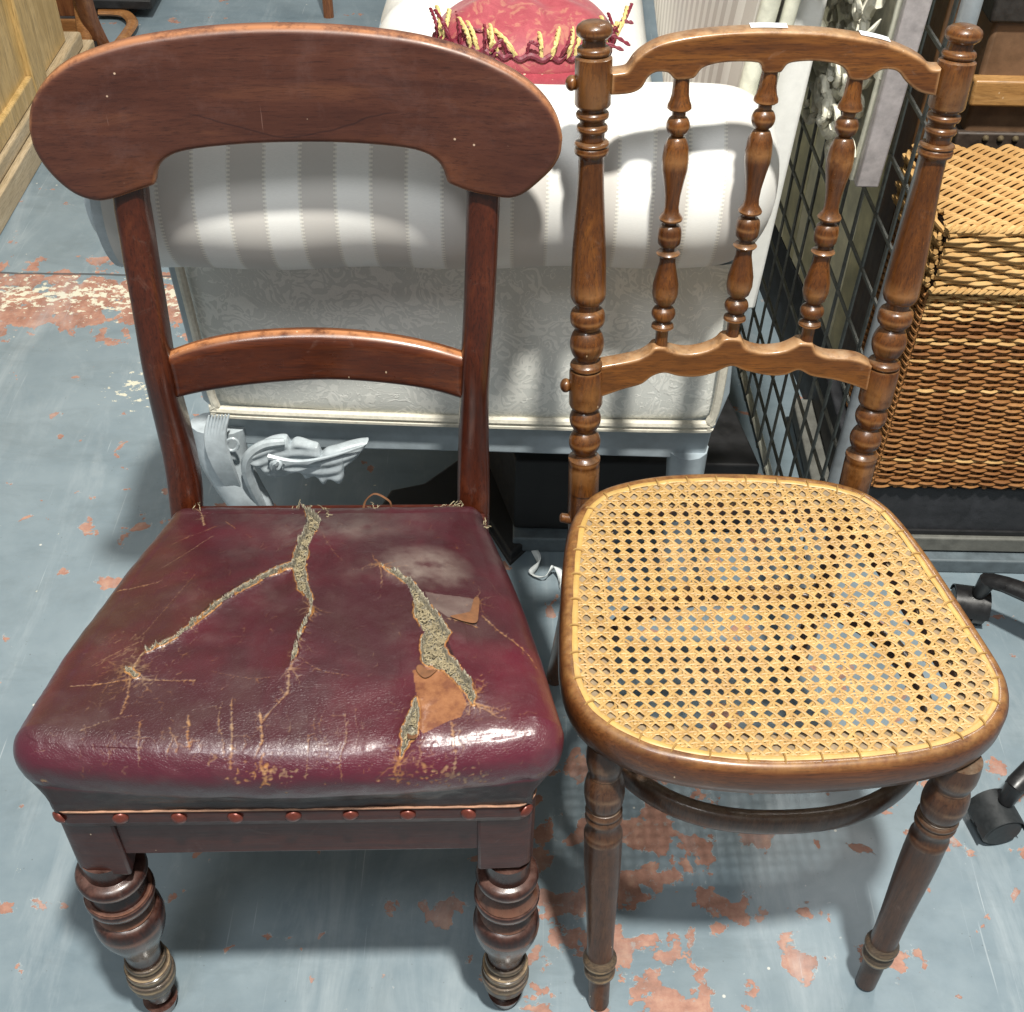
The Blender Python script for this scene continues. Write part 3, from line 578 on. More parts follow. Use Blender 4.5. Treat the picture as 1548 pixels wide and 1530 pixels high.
def guide(seq, s, rad=0, br=.03, jit=.0006, arr=None):
    P = spline([c6(x, y) for x, y in seq], 60); P = P+np.cumsum(RNG.normal(0, jit*.35, P.shape), 0)*.5
    for p, q in zip(P[:-1], P[1:]):
        d = q-p; n = max(1, int(np.linalg.norm(d)/.0005))
        for k in range(n):
            pt = p+d*k/n+RNG.normal(0, .0003, 2); stamp(crack if arr is None else arr, pt, s*RNG.uniform(.25, 1), rad if RNG.random() < .25 or arr is not None else 0)
            if RNG.random() < br: walk(pt, RNG.uniform(0, 6.28), RNG.uniform(.003, .012), s*.7, 0, .03)
guide([(185, 522), (260, 518), (340, 512), (430, 513), (520, 512)], .8, 0); guide([(355, 490), (378, 445), (470, 395), (540, 345)], .9, 1, .05)
guide([(350, 505), (338, 560), (322, 595)], .7, 1); guide([(770, 485), (765, 540), (730, 580), (695, 620)], .7, 1); guide([(1280, 335), (1330, 380), (1400, 435), (1425, 475)], .75, 1, .04)
guide([(1290, 230), (1340, 290), (1400, 350), (1455, 490)], .35, 0); guide([(450, 150), (520, 120), (590, 92)], .5, 0); guide([(430, 210), (500, 165), (570, 122)], .6, 0)
guide([(300, 290), (360, 262), (430, 245)], .6, 1); guide([(370, 395), (430, 330), (520, 225)], .45, 0); guide([(215, 640), (300, 610), (370, 600)], .5, 0)
guide([(860, 120), (890, 165), (912, 190)], .5, 0); guide([(600, 85), (625, 105)], .7, 0); guide([(515, 70), (545, 95)], .9, 1); guide([(620, 45), (690, 40), (705, 55)], .4, 0)
guide([(560, 482), (650, 500), (740, 500)], .4, 0); guide([(800, 450), (850, 480), (930, 495)], .5, 0); guide([(245, 470), (330, 425), (380, 405)], .5, 0)
guide([(1145, 415), (1165, 395), (1185, 350)], .3, 0); guide([(1190, 345), (1230, 352), (1268, 366)], .7, 1)
for x, y0, y1, s, r_ in [(372, 620, 720, .65, 0), (340, 735, 760, .3, 0), (452, 630, 715, .6, 0), (500, 600, 690, .75, 1), (465, 660, 700, .5, 0), (592, 565, 720, .6, 0), (615, 565, 745, .75, 1), (690, 585, 700, .8, 1), (700, 700, 790, .95, 1), (770, 575, 645, .35, 0), (818, 650, 760, .6, 0), (838, 600, 735, .4, 0), (862, 590, 720, .5, 0), (915, 590, 780, .6, 0), (945, 580, 690, .4, 0), (1062, 690, 775, .9, 1), (1108, 680, 745, .5, 0), (1200, 620, 770, .75, 1), (1225, 640, 710, .5, 0), (1140, 690, 740, .35, 0), (560, 700, 730, .5, 0), (1440, 760, 785, .5, 0), (110, 770, 800, .8, 1)]:
    guide([(x, y0), (x+RNG.normal(0, 8), (y0*2+y1)/3), (x+RNG.normal(0, 8), (y0+2*y1)/3), (x+RNG.normal(0, 5), y1)], s, r_, .05)
for _ in range(150):      # short flakes low on the front roll
    x = RNG.choice([RNG.normal(1170, 60), RNG.normal(700, 40), RNG.uniform(550, 1350)]); y = RNG.normal(760, 16); walk(c6(x, y), RNG.uniform(0, 6.28), RNG.uniform(.001, .006), RNG.uniform(.4, 1), int(RNG.random() < .4), .05)
for _ in range(480):      # hair cracks everywhere
    walk((RNG.uniform(-.2, .2), RNG.uniform(-.2, .18)), RNG.choice([1.57, -1.57, 0])+RNG.normal(0, .7), RNG.uniform(.003, .022), RNG.uniform(.10, .42), 0, .03)
for _ in range(230):      # fine creases running down the front roll
    walk(c6(RNG.uniform(180, 1440), RNG.normal(650, 60)), -1.57+RNG.normal(0, .35), RNG.uniform(.006, .03), RNG.uniform(.12, .4), 0, .05, .3)
for _ in range(160):
    p = c6(RNG.normal(340, 60), RNG.normal(470, 50)); walk(p, RNG.normal(.5, .6), RNG.uniform(.004, .02), RNG.uniform(.15, .5))
def blur(a, n=1):
    for _ in range(n): a = (a+np.roll(a, 1, 0)+np.roll(a, -1, 0)+np.roll(a, 1, 1)+np.roll(a, -1, 1))/5
    return a
crack = np.clip(crack*.42+blur(crack, 1)*.62, 0, 1)*(tearA < .5)
guide([(770, 198), (700, 232), (630, 265), (575, 300), (525, 345)], 1, 1, 0, arr=dcr); guide([(815, 80), (812, 112), (790, 150)], 1, 1, 0, arr=dcr); guide([(1118, 285), (1135, 320), (1175, 345)], 1, 1, 0, arr=dcr); guide([(1178, 395), (1195, 430), (1200, 460)], 1, 1, 0, arr=dcr)
guide([(345, 487), (362, 502)], 1, 1, 0, arr=dcr); dcr = np.clip(blur(dcr)*1.5, 0, 1)
def spot(x, y, r1, r2): p = c6(x, y); return np.clip(1-np.hypot((PAG-p[0])/r1, (PBG-p[1])/r2), 0, 1)
scuff = np.clip(spot(1130, 205, .06, .045)*1.6+spot(940, 105, .08, .03)*.7+spot(770, 110, .03, .04)*.6+.15*np.clip(nz3*4, 0, 1), 0, 1)
scuff = scuff*np.clip(.8+2.2*nz1, .2, 1)
front = np.clip((TH-.15)/.6, 0, 1)*(Fg < .3)*np.clip(1-(TH-1.1)/.5, .1, 1)
# relief of tears
inner = np.clip(sd/.0022, 0, 1); lump = np.abs(fb(X.shape, 60, 321, 3))
near = np.exp(-np.clip(-sd, 0, 1)/.009)
Z = Z+.0042*near*(tearA < .5)*(Fg < .97)-inner*.0125+(tearA > .5)*(.004+.030*lump-.004*np.clip(sd/.006, 0, 1)+.003*nz1)+rimA*.0012-crack*.0004
# wrinkles on the front roll
wr = .0012*nz1*1.5*np.clip((TH-.1)/.5, 0, 1)*np.clip((1.9-TH)/.5, 0, 1)*np.clip(nz3*3+.4, 0, 1)*(Fg < .3)
Z = Z+wr; Y = Y-wr
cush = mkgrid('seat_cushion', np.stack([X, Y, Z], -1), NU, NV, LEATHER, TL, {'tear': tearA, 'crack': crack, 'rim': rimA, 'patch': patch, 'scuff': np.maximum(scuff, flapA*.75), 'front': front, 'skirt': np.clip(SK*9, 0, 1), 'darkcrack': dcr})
# stuffing fibres lying in the tears
m = MB(); cand = np.argwhere((sd > .0024) & (TH < 1.5)); pick = cand[RNG.choice(len(cand), 800)]
for i, j in pick:
    p = np.array([X[i, j], Y[i, j], Z[i, j]+.001]); a = RNG.uniform(0, 6.28); L = RNG.uniform(.003, .010); c_ = RNG.normal(0, 1.6)
    q = []
    for t in (0, .33, .66, 1): q.append(p+L*(t-.5)*np.array([math.cos(a+c_*t), math.sin(a+c_*t), 0])+np.array([0, 0, .0012*math.sin(t*3.1)+RNG.uniform(0, .0008)]))
    m.tube(q, RNG.uniform(.00025, .0007), 4, cap=False)
m.build('straw_stuffing', STRAW, cush, kind='stuff')
# loose threads at the back edge and a curled loop
def surf_at(x, y):      # crop px -> point on cushion
    p = c6(x, y); i = int(np.clip(np.searchsorted(PA, p[0]), 0, NU-1)); j = int(np.clip(np.searchsorted(PB, p[1]), 0, NV-1)); return np.array([X[i, j], Y[i, j], Z[i, j]])
m = MB(); a_ = surf_at(965, 52); b_ = surf_at(1035, 42)
m.tube(spline([a_, a_+(.004, .004, .010), (a_+b_)/2+(0, .006, .016), b_+(0, .004, .006), b_+(.002, .003, -.002)], 16), .0015, 6, .5); m.build('torn_leather_loop', TANL, cush)
m = MB()
for _ in range(46):
    cx_, cy_ = [(1190, 58), (1212, 48), (862, 78), (797, 32), (1296, 92), (520, 78), (985, 52)][RNG.integers(0, 7)]
    p = surf_at(cx_+RNG.normal(0, 12), cy_+RNG.normal(0, 6)); q = [p]
    dirv = np.array([RNG.normal(0, 1), RNG.normal(0, .6), abs(RNG.normal(.5, .4))])
    for k in range(5): q.append(q[-1]+.0022*norm(dirv+RNG.normal(0, .7, 3)))
    m.tube(q, .00045, 3, cap=False)
m.build('frayed_threads', STRAW, cush, kind='stuff')
# two lifted flaps of torn leather
def flap(cx_, cy_, pts, lift, curl):
    P = [surf_at(x, y)+np.array([0, 0, .0018+lift*l]) for x, y, l in pts]; c0 = np.mean(P, 0); V = [c0]+P; n = len(P)
    V += [v+np.array([0, 0, -.0014]) for v in V]; Fc = [(0, i, i % n+1) for i in range(1, n+1)]+[(n+1, n+1+i % n+1, n+1+i) for i in range(1, n+1)]+[(i, n+1+i, n+1+i % n+1, i % n+1) for i in range(1, n+1)]
    o = mk('leather_flap', V, Fc, TANL, cush); s = o.modifiers.new('s', 'SUBSURF'); s.levels = s.render_levels = 2; return o
flap(0, 0, [(1185, 341, .1), (1215, 346, .3), (1240, 350, .5), (1258, 345, .8), (1262, 325, 1), (1258, 305, 1.2), (1262, 290, 1.3), (1276, 294, 1.5), (1276, 318, 1.2), (1271, 345, 1), (1270, 367, .8), (1240, 358, .4), (1210, 351, .2)], .003, 1)
flap(0, 0, [(1100, 484, .2), (1112, 474, 1.2), (1135, 470, 1.5), (1162, 476, 1.2), (1168, 488, .6), (1150, 500, .2), (1130, 512, .3), (1112, 502, .2)], .0035, 1)
flap(0, 0, [(1076, 640, 1), (1096, 652, .3), (1112, 660, .8), (1106, 680, 1.2), (1088, 684, .4), (1080, 664, .2)], .003, 1)
# dark lower band with a pale cut edge, and the nailed strip
def band(name, z0, z1, off0, off1, mat, parent, wav=0, sides=True, thick=.0012, rr=.012):
    # follows front and both sides
    pts = []
    for s in np.linspace(0, 1, 14): pts.append((-.163-.051*s, .33-(.3525-rr)*s))
    for s in np.linspace(0, 1, 8)[1:]: th_ = s*math.pi/2; pts.append((-.214+rr*(1-math.cos(th_)), rr-.0225-rr*math.sin(th_)))
    for s in np.linspace(-.214+rr+.003, .214-rr-.003, 60)[1:-1]: pts.append((s, -.0225))
    pts += [(-x, y) for x, y in pts[:21][::-1]]
    pts = np.array(pts); T = np.gradient(pts, axis=0); Nn = np.c_[T[:, 1], -T[:, 0]]; Nn /= np.linalg.norm(Nn, axis=1)[:, None]
    V = []; m_ = len(pts); rows = 5
    for r_ in range(rows):
        q = r_/(rows-1)
        for k, (p, nn) in enumerate(zip(pts, Nn)):
            o_ = off0+(off1-off0)*q+wav*math.sin(k*1.7+q*3)*math.sin(q*3.14); V.append((p[0]+nn[0]*o_, p[1]+nn[1]*o_, z0+(z1-z0)*q-.062*max(0, min(1, p[1]/.34))))
    V2 = [(x, y, z) for x, y, z in V]; Fc = [(r_*m_+k, r_*m_+k+1, (r_+1)*m_+k+1, (r_+1)*m_+k) for r_ in range(rows-1) for k in range(m_-1)]
    o = mk(name, V2, Fc, mat, parent, True, None); s = o.modifiers.new('s', 'SOLIDIFY'); s.thickness = thick*2; s.offset = -1; return o
band('nailed_strip', .402, .4245, .0022, .0022, RAILMH, cush, .0003, rr=.018)
band('pale_cut_edge', .4238, .4250, .0030, .0030, WELT, cush, .0002, rr=.018)
nm = None
for k, u in enumerate([79, 178, 267, 353, 442, 529, 616, 708, 807]):
    z = .4145; P = LC.at(u, 1227, 1, -.026); x = P[0]; y = -.0255
    if abs(x) > .205: x = math.copysign(.207, x); y = -.0225
    if nm is None:
        m = MB(); m.lathe((0, 0, 0), (0, -.0042, 0), [(0, .0072), (.25, .0070), (.55, .0056), (.8, .0035), (1, .0008)], 18); nail = m.build('nail', NAILM, cush); nm = nail
    else: nail = nm.copy(); COL.objects.link(nail); nail.parent = cush
    nail.location = (x, y, z+RNG.normal(0, .0006)); nail.rotation_euler = (RNG.normal(0, .08), 0, RNG.normal(0, .1)-(.6 if k == 0 else 0)+(.6 if k == 8 else 0))

# ================================================================== the cane chair
TR = thing('cane_chair', 'turned beech chair with a woven cane seat and three spindles in its back', 'chair', (RC.x, RC.y, 0), RC.a)
outl = [(1080, 711), (1020, 713), (965, 720), (915, 733), (884, 752), (863, 785), (853, 840), (849, 900), (847, 960), (849, 1010), (858, 1045), (880, 1082), (920, 1112), (975, 1138), (1040, 1154), (1110, 1163), (1180, 1166), (1250, 1164), (1330, 1158), (1400, 1148), (1460, 1132), (1502, 1108), (1524, 1078), (1530, 1050), (1522, 1015), (1500, 978), (1470, 932), (1430, 872), (1390, 815), (1350, 768), (1310, 740), (1262, 725), (1200, 716), (1140, 712)]
O2 = np.array([RC.at(u, v, 2, .452)[:2] for u, v in outl])
O2 = spline(np.vstack([O2, O2[:1]]), 241)[:-1]; O2 = sum(np.roll(O2, k, 0) for k in range(-2, 3))/5
cen = O2.mean(0); Tn = np.roll(O2, -1, 0)-np.roll(O2, 1, 0); NN = np.c_[Tn[:, 1], -Tn[:, 0]]; NN /= np.linalg.norm(NN, axis=1)[:, None]
if ((O2-cen)*NN).sum() < 0: NN = -NN
prof = [(-.046, .444), (-.046, .420), (-.006, .4115), (-.001, .4145), (.0012, .424), (.0010, .4400), (-.0005, .4455), (-.003, .4495), (-.0065, .4520), (-.0105, .4520), (-.016, .4498), (-.030, .4465)]
V = []; n = len(O2)
for o_, z in prof:
    for p, q in zip(O2, NN): V.append((p[0]+q[0]*o_, p[1]+q[1]*o_, z))
mp = len(prof); Fc = []
for a in range(mp):
    b = (a+1) % mp
    for i in range(n): Fc.append((a*n+i, a*n+(i+1) % n, b*n+(i+1) % n, b*n+i))
E_ = np.repeat([1 if 5 <= a <= 8 else 0 for a in range(mp)], n)
seatf = mk('seat_frame', V, Fc, [SEATW, LEDGE], TR, True, 50, {'edge': E_}, fm=np.repeat([1 if a >= 10 else 0 for a in range(mp)], n))
inner_poly = O2-NN*.0120
def pip(P, poly):
    x, y = P[:, 0], P[:, 1]; c = np.zeros(len(P), bool); n = len(poly); j = n-1
    for i in range(n):
        xi, yi = poly[i]; xj, yj = poly[j]; c ^= ((yi > y) != (yj > y)) & (x < (xj-xi)*(y-yi)/(yj-yi+1e-15)+xi); j = i
    return c
def cane():
    p = .01325; cx0 = cen[0]; cy0 = cen[1]; V = []; Fc = []
    dome = lambda x, y: .4505-.006*max(0, 1-((x-cx0)/.2)**2)*max(0, 1-((y-cy0)/.19)**2)
    def strand(o, d, half, wd, z0, amp, per, ph, thick=.0006, wob=.0004):
        n = int(2*half/(p/4)); t = np.linspace(-half, half, n); P = o+t[:, None]*d; ins = pip(P, inner_poly); nrm = np.array([-d[1], d[0]]); wo = RNG.normal(0, wob); tilt = RNG.normal(0, .10)
        run = []
        def flush(run):
            if len(run) < 3: return
            b = len(V)
            for k in run:
                q = P[k]+nrm*(wo+wob*.6*math.sin(t[k]*35+wo*9000)); z = dome(*q)+z0+amp*math.sin(2*math.pi*t[k]/per+ph)
                for s_, dz in ((-1, 0), (-.5, thick), (.5, thick), (1, 0)): V.append((q[0]+nrm[0]*wd*s_, q[1]+nrm[1]*wd*s_, z+dz+tilt*wd*s_))
            for i in range(len(run)-1):
                for s_ in range(3): Fc.append((b+i*4+s_, b+i*4+s_+1, b+(i+1)*4+s_+1, b+(i+1)*4+s_))
        for k in range(n):
            if ins[k]: run.append(k)
            elif run: flush(run); run = []
        if run: flush(run)
    N = 18; amp = .0007
    for i in range(-N, N+1):
        for s_ in (-1, 1):
            strand(np.array([cx0+i*p+s_*.0015, cy0]), np.array([0., 1.]), .24, .00130, 0, amp, p, 0 if s_ > 0 else math.pi)
            strand(np.array([cx0, cy0+i*p+s_*.0015]), np.array([1., 0.]), .24, .00130, .0003, amp, p, math.pi/2*(1 if s_ > 0 else -1))
    r2 = .70710678
    for i in range(-2*N, 2*N+1):
        strand(np.array([cx0+(i*p+p*.5)*.5, cy0-(i*p+p*.5)*.5])+np.array([p*.25, p*.25])*0, np.array([r2, r2]), .34, .00138, .0006, amp*.8, p*r2*2, 0)
        strand(np.array([cx0+(i*p+p*.5)*.5, cy0+(i*p+p*.5)*.5]), np.array([r2, -r2]), .34, .00138, .0010, amp*.8, p*r2*2, 1)
    return V, Fc
V, Fc = cane()
cw = mk('cane_webbing', V, Fc, CANE, TR, True, None, kind='stuff')
# binder strip and its tie-downs
ring = O2-NN*.0140
m = MB(); rr = np.vstack([ring, ring[:1]]); m.tube([(x, y, .4512+.0004*math.sin(i*.9)) for i, (x, y) in enumerate(rr)], .0030, 8, .32, cap=False); bd = m.build('cane_binder', CANEY, TR)
tie = None
for i in range(0, 240, 6):
    p = ring[i]; q = NN[i]
    if tie is None:
        m = MB(); m.tube([(0, -.0045, -.0010), (0, -.0030, .0014), (0, 0, .0020), (0, .0030, .0014), (0, .0048, -.0008)], .0017, 6, .5, up=(1, 0, 0)); tie = m.build('tie', CANE, bd); tt = tie
    else: tt = tie.copy(); COL.objects.link(tt); tt.parent = bd
    tt.location = (p[0], p[1], .4515); tt.rotation_euler = (0, 0, math.atan2(q[1], q[0])-math.pi/2+RNG.normal(0, .15))
# back posts
PA_ = {-1: (np.array((-.157, .392, .43)), RC.at(899, 31, 1, .467)), 1: (RC.at(1290, 740, 1, .392), RC.at(1461, 36, 1, .470))}
def postspec(f):
    v = f
    s = [(v(31), 3), (v(31.5), 14), (v(34), 21)]+bulge(v(35), v(56), 22, 28, 8)+[(v(57.5), 21), (v(59), 18), (v(66), 18), (v(69), 19)]+bulge(v(70), v(83), 22, 26, 7)+[(v(84), 24.5), (v(86), 26), (v(87), 28.3), (v(90), 28.5), (v(156), 28), (v(160), 25.5), (v(162), 21), (v(166), 20)]
    s += bulge(v(167), v(179), 21, 25.5, 7)+[(v(180), 20), (v(186), 18.5)]+bulge(v(187), v(199), 20, 24, 7)+[(v(200), 19.5), (v(212), 18.5)]+bulge(v(213), v(220), 24, 26.5, 5)+[(v(221), 25)]+bulge(v(222), v(231), 25.5, 26.5, 5)+[(v(233), 21), (v(237), 19.5)]
    s += ease(v(240), v(420), 19.5, 26.5, 10)+[(v(440), 27), (v(448), 26.5), (v(455), 23), (v(458), 18), (v(466), 17.5), (v(468), 22)]+bulge(v(470), v(489), 24.5, 26.5, 6)+[(v(491), 21), (v(494), 20)]
    s += bulge(v(495), v(542), 15, 26, 11, .7)+[(v(544), 15.5)]+bulge(v(546), v(557), 19, 25, 6)+[(v(558), 24.5), (v(561), 25.8), (v(608), 25.5), (v(613), 23), (v(615), 16)]
    s += bulge(v(616), v(648), 15, 24, 9, .7)+[(v(649), 15)]+bulge(v(650), v(683), 15, 24, 9, .7)+[(v(684), 15), (v(688), 18), (v(691), 24), (v(694), 24.5), (v(699), 23), (v(704), 23.5), (v(740), 23)]
    return s
for s in (-1, 1):
    A, B = PA_[s]; B = B+(B-A)*0
    f = (lambda v: v) if s < 0 else (lambda v: 37+(v-31)*(.983))
    m = MB(); turned(m, RC, A, B, postspec(f), 40)
    d = norm(B-A); lo = A-d*.0
    m.tube(spline([A+d*.01, (A[0], A[1]-.002, .40), (A[0]*.99, A[1]-.002, .32), (A[0]*1.02, A[1]+.02, .18), (A[0]*1.08, A[1]+.062, .0)], 24), np.linspace(.0172, .012, 24), 20, up=(0, 1, 0))
    m.build('back_post', BEECH, TR)
# dowel knobs on the left post
for (u, v, r_, ln) in ((866, 125, 12, 1), (857, 582, 11, 1), (850, 782, 8, 1)):
    if v < 780:
        A, B = PA_[-1]; t = min(np.linspace(-.2, 1.1, 900), key=lambda t: abs(RC.px(A+(B-A)*t)[1]-(v+2))); c = A+(B-A)*t; Zp = RC.px(c)[2]; r0 = r_*Zp/F
        e = RC.at(u, v, 1, c[1]); m = MB(); m.lathe(c, (e[0]-r0*.95, e[1], e[2]), [(0, .004), (.55, .0045), (.56, r0*.6)]+[(.56+.44*(1-math.cos(a))/2*1.0, r0*math.sin(a)*1.0) for a in np.linspace(.5, math.pi-.08, 9)], 20)
    else:
        e = RC.at(u, v, 1, .385); m = MB(); m.lathe((-.15, .385, e[2]-.008), (e[0]-.003, .385, e[2]), [(0, .006), (.7, .006), (.95, .0055), (1, .003)], 14)
    m.build('dowel_knob', BEECH, TR)
# top and bottom rails
def ypost(z, s=0): A, B = PA_[-1]; return A[1]+(B[1]-A[1])*(z-A[2])/(B[2]-A[2])
Yt = lambda x, z: .392+(.467-.392)*(z-.43)/(.9213-.43)+.008*(1-(x/.165)**2)
tt_ = [(922, 106), (944, 103), (950, 98), (960, 84), (978, 70), (1005, 58), (1050, 49), (1100, 44), (1150, 42), (1200, 43), (1250, 46), (1300, 53), (1340, 62), (1375, 76), (1395, 88), (1405, 98), (1420, 99)]
tb_ = [(922, 138), (950, 136), (968, 128), (978, 112), (990, 104), (1006, 104), (1012, 108), (1020, 115), (1042, 114), (1050, 110), (1060, 98), (1080, 91), (1110, 88), (1140, 89), (1148, 93), (1152, 104), (1177, 104), (1182, 99), (1192, 90), (1225, 87), (1258, 91), (1274, 99), (1282, 114), (1304, 116), (1312, 112), (1328, 101), (1345, 100), (1356, 105), (1368, 120), (1388, 134), (1420, 141)]
def fixp(P): P = np.array(P); P[:, 0] = np.maximum.accumulate(P[:, 0]+np.arange(len(P))*1e-7); return P
trl = slab('top_rail', fixp(spline([RC.surf(u, v, Yt)[[0, 2]] for u, v in tt_], 160)), fixp(spline([RC.surf(u, v, Yt)[[0, 2]] for u, v in tb_], 240)), Yt, .018, .0022, BEECHX, TR, 300, 30, endcos=False)
Yb = lambda x, z: .392+(.467-.392)*(z-.43)/(.9213-.43)+.008*(1-(x/.160)**2)
bt_ = [(900, 548), (940, 541), (965, 535), (980, 527), (988, 519), (1004, 519), (1012, 524), (1035, 528), (1060, 525), (1082, 516), (1094, 506), (1118, 507), (1126, 519), (1150, 526), (1180, 524), (1200, 516), (1208, 512), (1226, 514), (1232, 526), (1250, 533), (1280, 535), (1300, 539), (1316, 548)]
bb_ = [(900, 596), (940, 582), (968, 574), (985, 562), (1003, 557), (1025, 562), (1050, 563), (1075, 558), (1103, 547), (1125, 554), (1160, 561), (1185, 560), (1205, 553), (1225, 562), (1260, 568), (1290, 577), (1316, 588)]
slab('bottom_rail', fixp(spline([RC.surf(u, v, Yb)[[0, 2]] for u, v in bt_], 160)), fixp(spline([RC.surf(u, v, Yb)[[0, 2]] for u, v in bb_], 160)), Yb, .018, .0022, BEECHX, TR, 240, 24, endcos=False)
sp_ = [(0, 11), (.02, 11), (.075, 12)]+[(.10, 14), (.115, 16.5), (.128, 17), (.135, 14), (.14, 9.5), (.155, 9.5)]
sp_ += [(q/1, r_) for q, r_ in bulge(.158, .235, 9, 16.5, 9, .65)]+[(.238, 8.5)]+[(.242, 11), (.25, 13), (.28, 17), (.33, 18.5), (.37, 18), (.42, 14.5), (.48, 11), (.525, 10), (.55, 11), (.565, 14.5), (.575, 16.5), (.582, 16), (.588, 9), (.602, 8.5)]
sp_ += [(q, r_) for q, r_ in bulge(.604, .695, 12, 16.5, 9, .35)]+[(.70, 8.5), (.712, 8.5), (.718, 14), (.727, 16.5), (.732, 15.5), (.745, 11), (.77, 11), (.82, 14.5), (.865, 17.5), (.91, 17.8), (.945, 15), (.962, 10), (.966, 9.5)]
sp_ = [(q*.86, r_) for q, r_ in sp_]+[(q, r_) for q, r_ in bulge(.834, .888, 10, 16.5, 8, .6)]+[(.892, 9), (.90, 11), (.908, 15), (.916, 15.5), (.922, 11), (.93, 9), (.96, 8.5), (1.02, 9)]
for (u0, v0, u1, v1) in ((1031, 114, 999, 520), (1165, 104, 1106, 508), (1294, 116, 1218, 516)):
    B = RC.surf(u0, v0-2, Yt); A = RC.surf(u1, v1+4, Yb); Zm = RC.px((A+B)/2)[2]
    m = MB(); m.lathe(B, A, [(q, r_*1.10*(1.0)*(RC.px(B+(A-B)*q)[2])/F) for q, r_ in sp_], 26); m.build('spindle', BEECH, TR)
# stickers on the top rail
for (u, v, L) in ((1163, 40, .034), (1324, 55, .028)):
    c = RC.surf(u, v+1, Yt); x0 = c[0]; V = []; k_ = 8
    tp = fixp(spline([RC.surf(a, b, Yt)[[0, 2]] for a, b in tt_], 160))
    for i in range(k_+1):
        x = x0-L/2+L*i/k_; z = np.interp(x, tp[:, 0], tp[:, 1])+.0006; y = Yt(x, z); V += [(x, y-.001, z), (x, y+.0085, z), (x, y+.0085, z+.0004), (x, y-.001, z+.0004)]
    Fc = [(i*4+j, i*4+(j+1) % 4, (i+1)*4+(j+1) % 4, (i+1)*4+j) for i in range(k_) for j in range(4)]+[(0, 3, 2, 1), (k_*4, k_*4+1, k_*4+2, k_*4+3)]
    mk('paper_sticker', V, Fc, PAPER, TR, False)
# front legs
lspec = [(1122, 27), (1140, 29)]+[(1150, 29), (1158, 27), (1164, 24)]+[(1167, 25)]+bulge(1168, 1218, 24, 31, 11, .7)+[(1219, 26)]+bulge(1221, 1232, 26, 28.5, 5)+bulge(1233, 1246, 26, 28.5, 5)+[(1250, 25), (1262, 25.5), (1266, 28), (1269, 29.5), (1274, 29.5)]+ease(1276, 1452, 29, 20, 8)
for s in (-1, 1):
    if s < 0: A = RC.at(905, 1514, 2, .004); B = RC.at(915, 1146, 2, .386)
    else: A = RC.at(1309, 1484, 2, .004); B = RC.at(1443, 1176, 2, .378)
    if s < 0: g = lambda v: v
    else: g = lambda v: 1145+(v-1120)*(1484-1145)/(1514-1120)
    m = MB(); turned(m, RC, A, B, [(g(v-(.4*hw*min(1, max(0, (v-1215)/40)))), hw*(1.0 if s < 0 else (1.12 if v < 1260 else 1.02))) for v, hw in lspec], 36); lg = m.build('leg', LEGDK, TR)
    m = MB(); turned(m, RC, A, B, [(g(v), h) for v, h in [(1441, 20)]+bulge(1443, 1455, 21, 26, 6)+bulge(1457, 1471, 21, 24, 6)+[(1473, 17)]], 30); m.build('foot_collar', FOOT, lg)
    m = MB(); turned(m, RC, A, B, [(g(1468), 17), (g(1500), 16), (g(1514), 15.5)], 24); m.build('foot_peg', LEGDK, lg)
    if s > 0: legB = B
# stretcher hoop
hz = .285; c_ = RC.at(1172, 1243, 2, hz); L_ = RC.at(952, 1190, 2, hz); R_ = RC.at(1395, 1192, 2, hz)
hp = []
hx = (L_[0]+R_[0])/2; hw_ = ((R_[0]-L_[0])/2+.004)*1.17; y0 = c_[1]; cyy_ = y0+.155
for a in np.linspace(0, 2*math.pi, 81): ca, sa = math.cos(a), math.sin(a); hp.append((hx+hw_*math.copysign(abs(ca)**.85, ca), cyy_+.155*math.copysign(abs(sa)**.95, sa), hz))
m = MB()
V = []; 
for p, q in zip(hp, np.gradient(np.array(hp), axis=0)):
    t = norm(q); nn = np.array([t[1], -t[0], 0])
    for k in range(12):
        th = 2*math.pi*(k+.5)/12; c1, s1 = math.cos(th), math.sin(th); V.append(np.array(p)+nn*.0085*math.copysign(abs(c1)**.6, c1)+np.array([0, 0, .0145*math.copysign(abs(s1)**.6, s1)]))
m.add(V, [(i*12+j, (i+1)*12+j, (i+1)*12+(j+1) % 12, i*12+(j+1) % 12) for i in range(80) for j in range(12)]); m.build('stretcher_hoop', LEGDK, TR)

# ================================================================== chaise longue behind
CF = Frame(0, 1.2, -.021)
TS = thing('chaise_longue', 'white and silver chaise longue with striped scroll end and damask panel behind the chairs', 'chaise longue', (0, 1.2, 0), -.021)
def cq(u, v, y=0.): return CF.at(u, v, 1, y)
